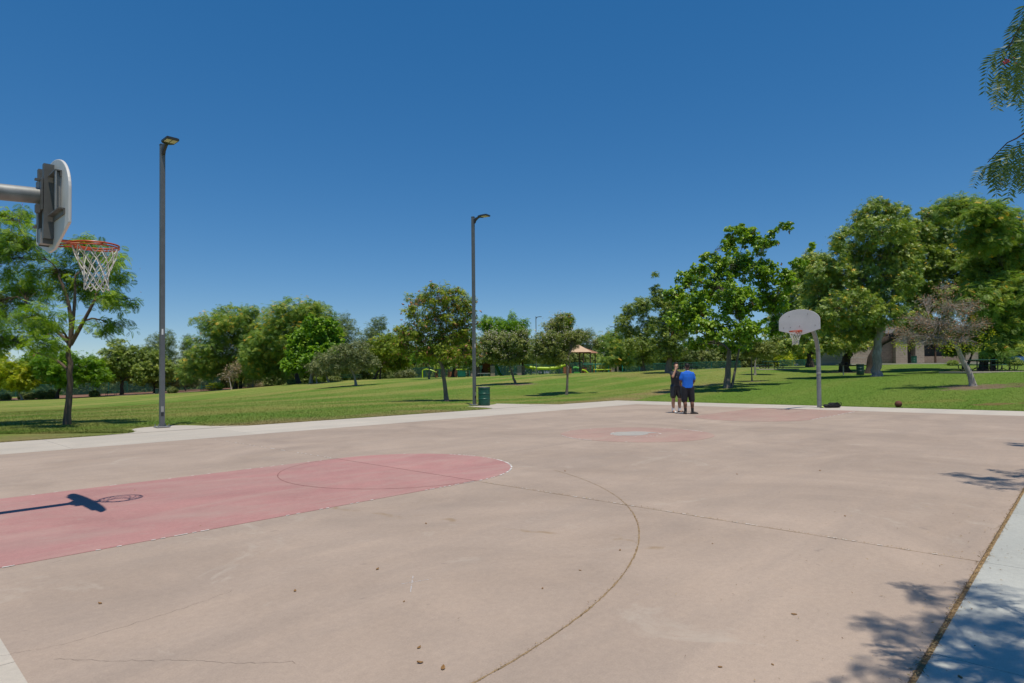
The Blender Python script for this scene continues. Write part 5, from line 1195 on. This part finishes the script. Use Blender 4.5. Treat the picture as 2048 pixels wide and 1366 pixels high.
rl = MB().tube([(-.058+.0, 0, 1.545), (0, -.055, 1.555), (.058, 0, 1.545)], .010, 8).build('collar', MAT['white_cloth'], Bm, True)

# ================================================================== BALL AND BAG
pb_ = stand(1797, 814.5, 25.3); pb_[2] = max(pb_[2], gz(pb_[0], pb_[1]))
bl = thing('basketball', 'brown basketball lying on the grass edge right of the black bag', 'ball', pb_+np.array([0, 0, .125]))
MB().ball((0, 0, 0), .132, 32, 20).build('cover', MAT['ball'], bl, True)
for rot in (Matrix.Identity(3), Matrix.Rotation(R(90), 3, 'X'), Matrix.Rotation(R(90), 3, 'Y')):
    MB().tube([rot@Vector((.131*math.cos(a), .131*math.sin(a), 0)) for a in np.linspace(0, 2*math.pi, 37)[:-1]], .003, 5, close=True).build('seam', MAT['seam'], bl, True)
bl.rotation_euler = (R(20), R(30), 0)
pg = onplane(1664, 815.5)
bag = thing('sports_bag', 'slumped black sports bag on the walk beside the far hoop post', 'bag', (pg[0], pg[1], .0), RZ)
bm = bmesh.new(); bmesh.ops.create_cube(bm, size=1); bmesh.ops.subdivide_edges(bm, edges=bm.edges[:], cuts=9, use_grid_fill=True)
rb = random.Random(4)
for v in bm.verts:
    x, y, z = v.co*2; n_ = math.sqrt(x*x+y*y+z*z)/max(abs(x), abs(y), abs(z)); f = 1/(.45+.55*n_)
    x, y, z = x*f, y*f, z*f; sag = .82+.12*math.sin(3.1*x+.6)+.10*math.sin(7*x+2*y)+.08*x
    wr = .018*math.sin(19*x+5*z)+.014*math.sin(13*y+11*z)
    v.co = Vector((x*.345+wr*.3, y*.17+wr, (z*.5+.5)*.205*sag+(.012*math.sin(15*x) if z > 0 else 0)))
me = bpy.data.meshes.new('bag_body'); bm.to_mesh(me); bm.free(); me.materials.append(MAT['bag']); me.polygons.foreach_set('use_smooth', np.ones(len(me.polygons), bool))
bo = bpy.data.objects.new('bag_body', me); col.objects.link(bo); bo.parent = bag
MB().tube([(-.2, -.10, .17), (-.15, -.15, .21), (.02, -.16, .19), (.15, -.15, .22), (.22, -.10, .19)], .014, 6).build('strap', MAT['black_metal'], bag, True)
MB().tube([(.25, -.05, .16), (.33, -.08, .22), (.37, -.04, .12)], .013, 6).build('strap', MAT['black_metal'], bag, True)
MB().ball((-.40, -.05, .035), (.045, .05, .035), 12, 8).build('lime_pouch', MAT['lime'], bag, True); MB().tube([(-.44, -.08, .02), (-.50, -.1, .012), (-.54, -.08, .012)], .012, 6).build('strap_end', MAT['black_metal'], bag)

# ================================================================== FALLEN LEAVES AND JOINT LITTER
def fallen(px, py, L, curl, rz):
    L *= .62; curl *= .38; p = onplane(px, py, .012); V = []; F = []; n = 6
    for i in range(n+1):
        t = i/n; w = L*.30*math.sin(math.pi*min(1, t*.95+.05))**.7; zc = curl*L*(t-.4)**2*2.2
        for j, s in enumerate((-1, 0, 1)): V.append(((t-.5)*L, s*w, .001+zc*.5+curl*L*.45*abs(s)*(.3+t)+rng.uniform(0, .001)))
    for i in range(n):
        for j in range(2): F.append((3*i+j, 3*i+3+j, 3*i+4+j, 3*i+1+j))
    o = MB().add(V, F).build('fallen_leaf', MAT['dead_leaf'], smooth=True); m = o.modifiers.new('solid', 'SOLIDIFY'); m.thickness = .0012
    o.location = (p[0], p[1], .0005); o.rotation_euler = (0, 0, rz); tag(o, 'curled dry brown leaf lying on the open court', 'leaf', 'dry leaves on the court'); return o
for px, py, L, c, z in ((755, 1136, .055, .9, .4), (200, 1204, .05, .8, 2.0), (590, 1179, .05, .7, 1.0), (838, 1292, .045, .9, .2), (840, 1322, .055, 1.1, 2.6), (886, 1333, .06, 1.0, .7), (852, 1045, .05, .5, 1.2), (1240, 1098, .045, .5, .3), (1160, 1138, .035, .4, 2),
                        (1130, 941, .06, .8, 1.), (1085, 1174, .035, .7, .5), (1588, 1225, .06, .2, 2.2), (1640, 940, .07, .7, .3), (1474, 947, .06, .5, 1), (808, 1200, .03, .6, .3), (270, 979, .06, .4, 1.7), (400, 1050, .045, .4, .2), (1425, 1085, .03, .5, .8), (1690, 1030, .05, .4, .5), (1545, 1325, .03, .3, 1), (1440, 1330, .04, .3, 2.4), (1920, 1350, .05, .3, .6)):
    fallen(px, py, L, c, z)
def litter(name, xs_, ys_, size, mat, parent=None, zz=.004, label='dry leaf crumbs filling the joint along the grey walk'):
    n = len(xs_); P = np.stack([xs_, ys_, np.full(n, zz)+rng.random(n)*.008], -1)
    nr = rng.normal(0, .35, (n, 3))+[0, 0, 1]; ax = rng.normal(size=(n, 3))
    V, F, k = scatter('narrow', P, nr, ax, size*rng.uniform(.4, 1.4, n))
    V[:, 2] = np.maximum(V[:, 2], zz-.001)
    return stuff(tag(np_mesh(name, V, F, mat, parent, np.repeat(rng.random(n), k)), label, 'leaf litter'))
LIT = leaf_mat('litter_mix', (.10, .06, .03), (.30, .19, .09), (.48, .36, .18), .1, .8, .1)
n = 5200; lx = rng.uniform(-11.8, 4, n); keep = rng.random(n) < np.clip(1.1-(lx+11.8)/14, .15, 1); lx = lx[keep]
ly = CYR+rng.normal(0, .011, len(lx))*(1+.5*np.sin(lx*5.1)); ly += (rng.random(len(lx)) < .08)*rng.normal(0, .15, len(lx))
litter('leaf_litter', lx, ly, .020, LIT)
a = np.linspace(R(-112), R(-42), 900)+rng.normal(0, .002, 900); litter('leaf_litter', -11.33+(6.0+rng.normal(0, .006, 900))*np.cos(a), (6.0+rng.normal(0, .006, 900))*np.sin(a), .012, LIT, zz=.005, label='dry crumbs caught in the curved three-point groove')
n = 500; litter('leaf_litter', np.full(n, -7.16)+rng.normal(0, .008, n), rng.uniform(-7.5, -2, n), .016, LIT, zz=.005, label='dry crumbs along the straight joint across the court')
n = 420; rx_ = rng.uniform(-11, 4, n); litter('leaf_litter', rx_, CYR+np.abs(rng.normal(0, 1.6, n)), .016, LIT, label='tiny leaf scraps scattered over the court near the grey walk')

# ================================================================== GRASS BLADES (one mass, denser near the walk)
def grass():
    n = 340000
    D = 17+rng.random(n)**1.9*48; lat = rng.uniform(-.90, .90, n)*D
    X = CAM[0]+FH[0]*D+RH[0]*lat; Y = CAM[1]+FH[1]*D+RH[1]*lat
    # extra fringe along the walk
    m = 70000; t = rng.random(m); e = np.abs(rng.normal(0, .10, m))
    fx = np.where(t < .6, X0+(X1-X0)*rng.random(m), X1+e); fy = np.where(t < .6, Y1+e, Y0+(Y1-Y0)*rng.random(m))
    X = np.concatenate([X, fx]); Y = np.concatenate([Y, fy])
    ok = edge_dist(X, Y) > .0
    def inpoly(x0, x1, y1): return (X > x0) & (X < x1) & (Y < y1) & (Y > 10)
    ok &= ~(inpoly(-7.7, -5.75, 12.5)) & ~(inpoly(-8.3, -5.0, 10.9)) & ~(inpoly(6.2, 9.2, 14.7)) & ~(inpoly(5.7, 9.8, 11.2))
    ok &= ~((Y > Y0) & (Y < Y1) & (X < X0))
    for (x, y, rx, ry, kind) in SPOTS:
        if kind in (0, 1, 3):
            a = ((X-x)*RH[0]+(Y-y)*RH[1])/rx; b = ((X-x)*FH[0]+(Y-y)*FH[1])/ry; ok &= (a*a+b*b > .75) | (rng.random(len(X)) < .08)
    X, Y = X[ok], Y[ok]
    Z = np.concatenate([ground(X[i:i+20000], Y[i:i+20000]) for i in range(0, len(X), 20000)])
    n = len(X); h = rng.uniform(.018, .045, n); w = rng.uniform(.006, .013, n); a = rng.random(n)*6.283; lean = rng.normal(0, 1.3, (n, 2))
    B = np.stack([X, Y, Z-.01], -1); dv = np.stack([np.cos(a), np.sin(a), np.zeros(n)], -1)*w[:, None]
    T = B+np.stack([lean[:, 0]*h, lean[:, 1]*h, h+.01], -1)
    V = np.stack([B-dv, B+dv, T], 1).reshape(-1, 3)
    return stuff(tag(np_mesh('grass', V, np.arange(3*n).reshape(-1, 3), MAT['lawn']), 'short mown grass blades covering the lawn round the court', 'grass'))
grass()

# ================================================================== PEPPER TREE hanging in at the right
PT = (-7.2, -13.2)
pep = thing('pepper_tree', 'drooping pepper tree whose hanging fronds enter at the upper right', 'tree', (PT[0], PT[1], gz(*PT)), 0)
po = np.array(pep.location)
def make_branchlet(seed, L=.62, n=11):
    rr = np.random.default_rng(seed); V = []; T = []; tn = []; k = 0
    stem = bez((0, 0, 0), (.10, .0, -.12), (.16, .02, -L), 12)
    def addq(a, b, w, nrm):
        nonlocal k
        d = b-a; s = np.cross(d, nrm); s = s/max(1e-6, np.linalg.norm(s))*w
        V.extend([a, a+d*.45+s, b, a+d*.45-s]); T.extend([(k, k+2, k+1), (k, k+3, k+2)]); k += 4
    for i in range(n):
        p = stem[min(11, 1+int(i*10/n))]; az = i*2.4+rr.normal(0, .3); out = np.array([math.cos(az), math.sin(az), 0])
        fl = rr.uniform(.15, .24); r = bez(p, p+out*fl*.45+np.array([0, 0, .01]), p+out*fl*.62-np.array([0, 0, fl*.8]), 9); tone = np.clip(rr.normal(.5, .2), 0, .9)
        side = np.cross(out, [0, 0, 1.0]); m = 11; t0 = len(T)
        for j in range(1, m+1):
            t = j/m*8; q = r[int(min(7, t))]+(r[int(min(8, t+1))]-r[int(min(7, t))])*(t-int(t)); tan = r[min(8, int(t)+1)]-r[max(0, int(t)-1)]; tan /= max(1e-6, np.linalg.norm(tan))
            ll = rr.uniform(.036, .052)*(1-.35*abs(j/m-.45))
            for s_ in (-1, 1):
                d = side*s_*.86+tan*.55+rr.normal(0, .1, 3); d /= np.linalg.norm(d); addq(q, q+d*ll, .0042, np.cross(side*s_, tan)+rr.normal(0, .25, 3))
        tn += [tone]*(len(T)-t0)
        for a, b in zip(r[:-1:2], r[2::2]): 
            t1 = len(T); addq(a, b, .0016, side); tn += [.3]*(len(T)-t1)
    for a, b in zip(stem[:-1], stem[1:]):
        t1 = len(T); addq(a, b, .0035, np.array([0, 1.0, 0])); addq(a, b, .0035, np.array([1.0, 0, 0])); tn += [.1]*(len(T)-t1)
    me = np_mesh('hanging_frond', np.array(V), np.array(T), LEAF['pepper'], None, np.array(tn)); data = me.data; bpy.data.objects.remove(me); return data
BR = [make_branchlet(s, L) for s, L in ((1, .62), (2, .50), (3, .74))]
def make_herring(seed):
    rr = np.random.default_rng(seed); V = []; T = []; tn = []; k = 0
    def addq(a, b, w, nrm):
        nonlocal k
        d = b-a; s = np.cross(d, nrm); s = s/max(1e-6, np.linalg.norm(s))*w
        V.extend([a, a+d*.45+s, b, a+d*.45-s]); T.extend([(k, k+2, k+1), (k, k+3, k+2)]); k += 4
    stem = bez((.16, 0, .05), (.02, 0, .06), (-.16, 0, -.10), 9)
    for a, b in zip(stem[:-1], stem[1:]):
        for nv in ((0, 1.0, 0), (0, 0, 1.0)): addq(a, b, .0022, np.array(nv)); tn += [.1, .1]
    for i in range(6):
        p = stem[1+i]; yaw = rr.normal(0, .55); fl = rr.uniform(.17, .27); ex = np.array([math.cos(yaw), math.sin(yaw), 0])
        r = bez(p, p+ex*-.05+np.array([0, 0, -.03]), p+ex*rr.uniform(-.10, .02)+np.array([0, 0, -fl]), 14); tone = np.clip(rr.normal(.42, .2), 0, .85); nrm0 = np.array([-math.sin(yaw), math.cos(yaw), 0])
        for a, b in zip(r[:-1], r[1:]): addq(a, b, .0013, nrm0); tn += [.25, .25]
        for j in range(1, 13):
            q = r[j]; tan = r[min(13, j+1)]-r[j-1]; tan /= np.linalg.norm(tan); sd = np.cross(tan, nrm0); ll = .058*(1-.045*abs(j-5))*rr.uniform(.85, 1.1)
            for s_ in (-1, 1):
                d = sd*s_*.84+tan*.52+nrm0*rr.normal(0, .16); d /= np.linalg.norm(d); mid = q+d*ll*.6; tipp = q+d*ll+np.array([0, 0, -.007])
                addq(q, tipp, .0050, nrm0+rr.normal(0, .3, 3)); tn += [np.clip(tone+rr.normal(0, .12), 0, .9)]*2
    me = np_mesh('hanging_frond', np.array(V), np.array(T), LEAF['pepper'], None, np.array(tn)); data = me.data; bpy.data.objects.remove(me); return data
HB = [make_herring(k) for k in (11, 12, 13, 14)]
tips = []
def frond(P, k, rz, sc=1.0, mesh=None):
    o = bpy.data.objects.new('hanging_frond', mesh or BR[k % 3]); col.objects.link(o); o.parent = pep
    o.location = np.asarray(P)-po; o.rotation_euler = (rng.normal(0, .12), rng.normal(0, .12), rz); o.scale = (sc, sc, sc); tips.append(np.asarray(P))
# the ones that show in the corner (attachment point in the photo, depth in metres from the twig size)
for q_, (px, py, D, sc) in enumerate(((2040, 40, 2.75, .9), (2010, 95, 2.75, .85), (2052, 110, 2.6, 1.0), (1996, 150, 2.85, .7), (2030, 160, 2.7, .75), (2062, 190, 2.6, .8),
        (2012, 300, 2.75, .85), (2040, 292, 2.65, .85), (1978, 335, 2.8, .62), (2064, 310, 2.6, .9), (2075, 60, 2.5, 1.0), (2075, -20, 2.6, 1.0), (2000, 345, 2.7, .5), (2048, 350, 2.65, .6))):
    frond(at(px+14, py-4, D), 0, RZ+rng.normal(0, .45), sc*.9*rng.uniform(.85, 1.1), HB[q_ % 4]); tips.pop()
# the rest of the hanging skirt beside and above the camera
def want(gx, gy):
    if -10.6 < gx < -7.7: return gy < -7.12-.25*abs(math.sin(gx*5.3))
    if -3.2 < gx < -1.1: return gy < -6.75-.12*math.sin(gx*9)-.5*abs(gx+2.3)
    if 2.2 < gx < 3.6: return gy < -6.9-.4*abs(gx-2.9)
    return gy < -8.6
cnt = 0
for _ in range(6000):
    if cnt >= 245: break
    gx = rng.choice([rng.uniform(-10.6, -7.7), rng.uniform(-10.6, -7.7), rng.uniform(-10.4, -7.9), rng.uniform(-3.3, -1.0), rng.uniform(-3.3, -1.0), rng.uniform(2.2, 3.7), rng.uniform(-12, 3)]); gy = rng.choice([rng.uniform(-10.2, -6.6), rng.uniform(-8.2, -6.7)])
    if not want(gx, gy): continue
    h = rng.uniform(2.9, 7.0); P = np.array([gx, gy, 0])+SUNV*(h/SUNV[2])
    bad = False
    for dz in (0.1, -.35, -.8):
        X_, Y_, Z_ = project(P+[0, 0, dz])
        if Z_ > .2 and -40 < X_ < 2105 and -60 < Y_ < 1400: bad = True
        if Z_ > .2 and 2000 < X_ <= 2105 and Y_ < 60 and Z_ < 3.2: bad = bad and False
    if bad: continue
    frond(P, cnt, rng.uniform(0, 6.28), rng.uniform(.9, 1.5)); cnt += 1
tb = Tubes(); z0 = 0.0
tk = np.array([[0, 0, -.15], [.05, .05, .8], [.0, .25, 1.8], [-.1, .6, 2.7]]); tb.add(tk, [.34, .27, .24, .22], 10)
T_ = np.array(tips)-po
hubs = []
for cx0 in (-10.2, -8.6, -6.5, -4.0, -2.0, 0.5, 3.0):
    hub = np.array([cx0, -9.6+.4*math.sin(cx0), 6.6-.08*abs(cx0+7)])-po; hubs.append(hub)
    tb.add(bez(tk[-1], tk[-1]*.4+hub*.6+np.array([0, 0, .9]), hub, 10), np.linspace(.13, .035, 10), 7)
hubs = np.array(hubs)
for t in T_:
    h_ = hubs[np.argmin(((hubs-t)**2).sum(1))]; mid = h_*.5+t*.5+np.array([0, 0, .45]); tb.add(bez(h_, mid, t, 6), np.linspace(.010, .003, 6), 4)
for pts in ([(2110, -60, 2.6), (2060, 20, 2.65), (2030, 70, 2.72), (2000, 130, 2.8)], [(2120, 190, 2.6), (2060, 270, 2.65), (2015, 285, 2.75), (1975, 325, 2.8)]):
    q = np.array([at(*c_)-po for c_ in pts]); tb.add(np.concatenate([bez(q[0], q[1], q[2], 6), q[3:]]), np.linspace(.006, .002, 7), 5)
    tb.add(bez(hubs[0], hubs[0]*.5+q[0]*.5+np.array([0, 0, .5]), q[0], 8), np.linspace(.02, .006, 8), 5)
tb.build('trunk', BARK['brown'], pep)
bq = at(2016, 120, 2.72)-po
MBb = MB()
for _ in range(9): MBb.ball(bq+rng.normal(0, .012, 3), .0045, 8, 6)
stuff(MBb.build('berries', MAT['berry'], pep, True))
print('objects', len(bpy.data.objects), 'tris', sum(len(m.loop_triangles) or sum(len(p.vertices)-2 for p in m.polygons) for m in bpy.data.meshes))
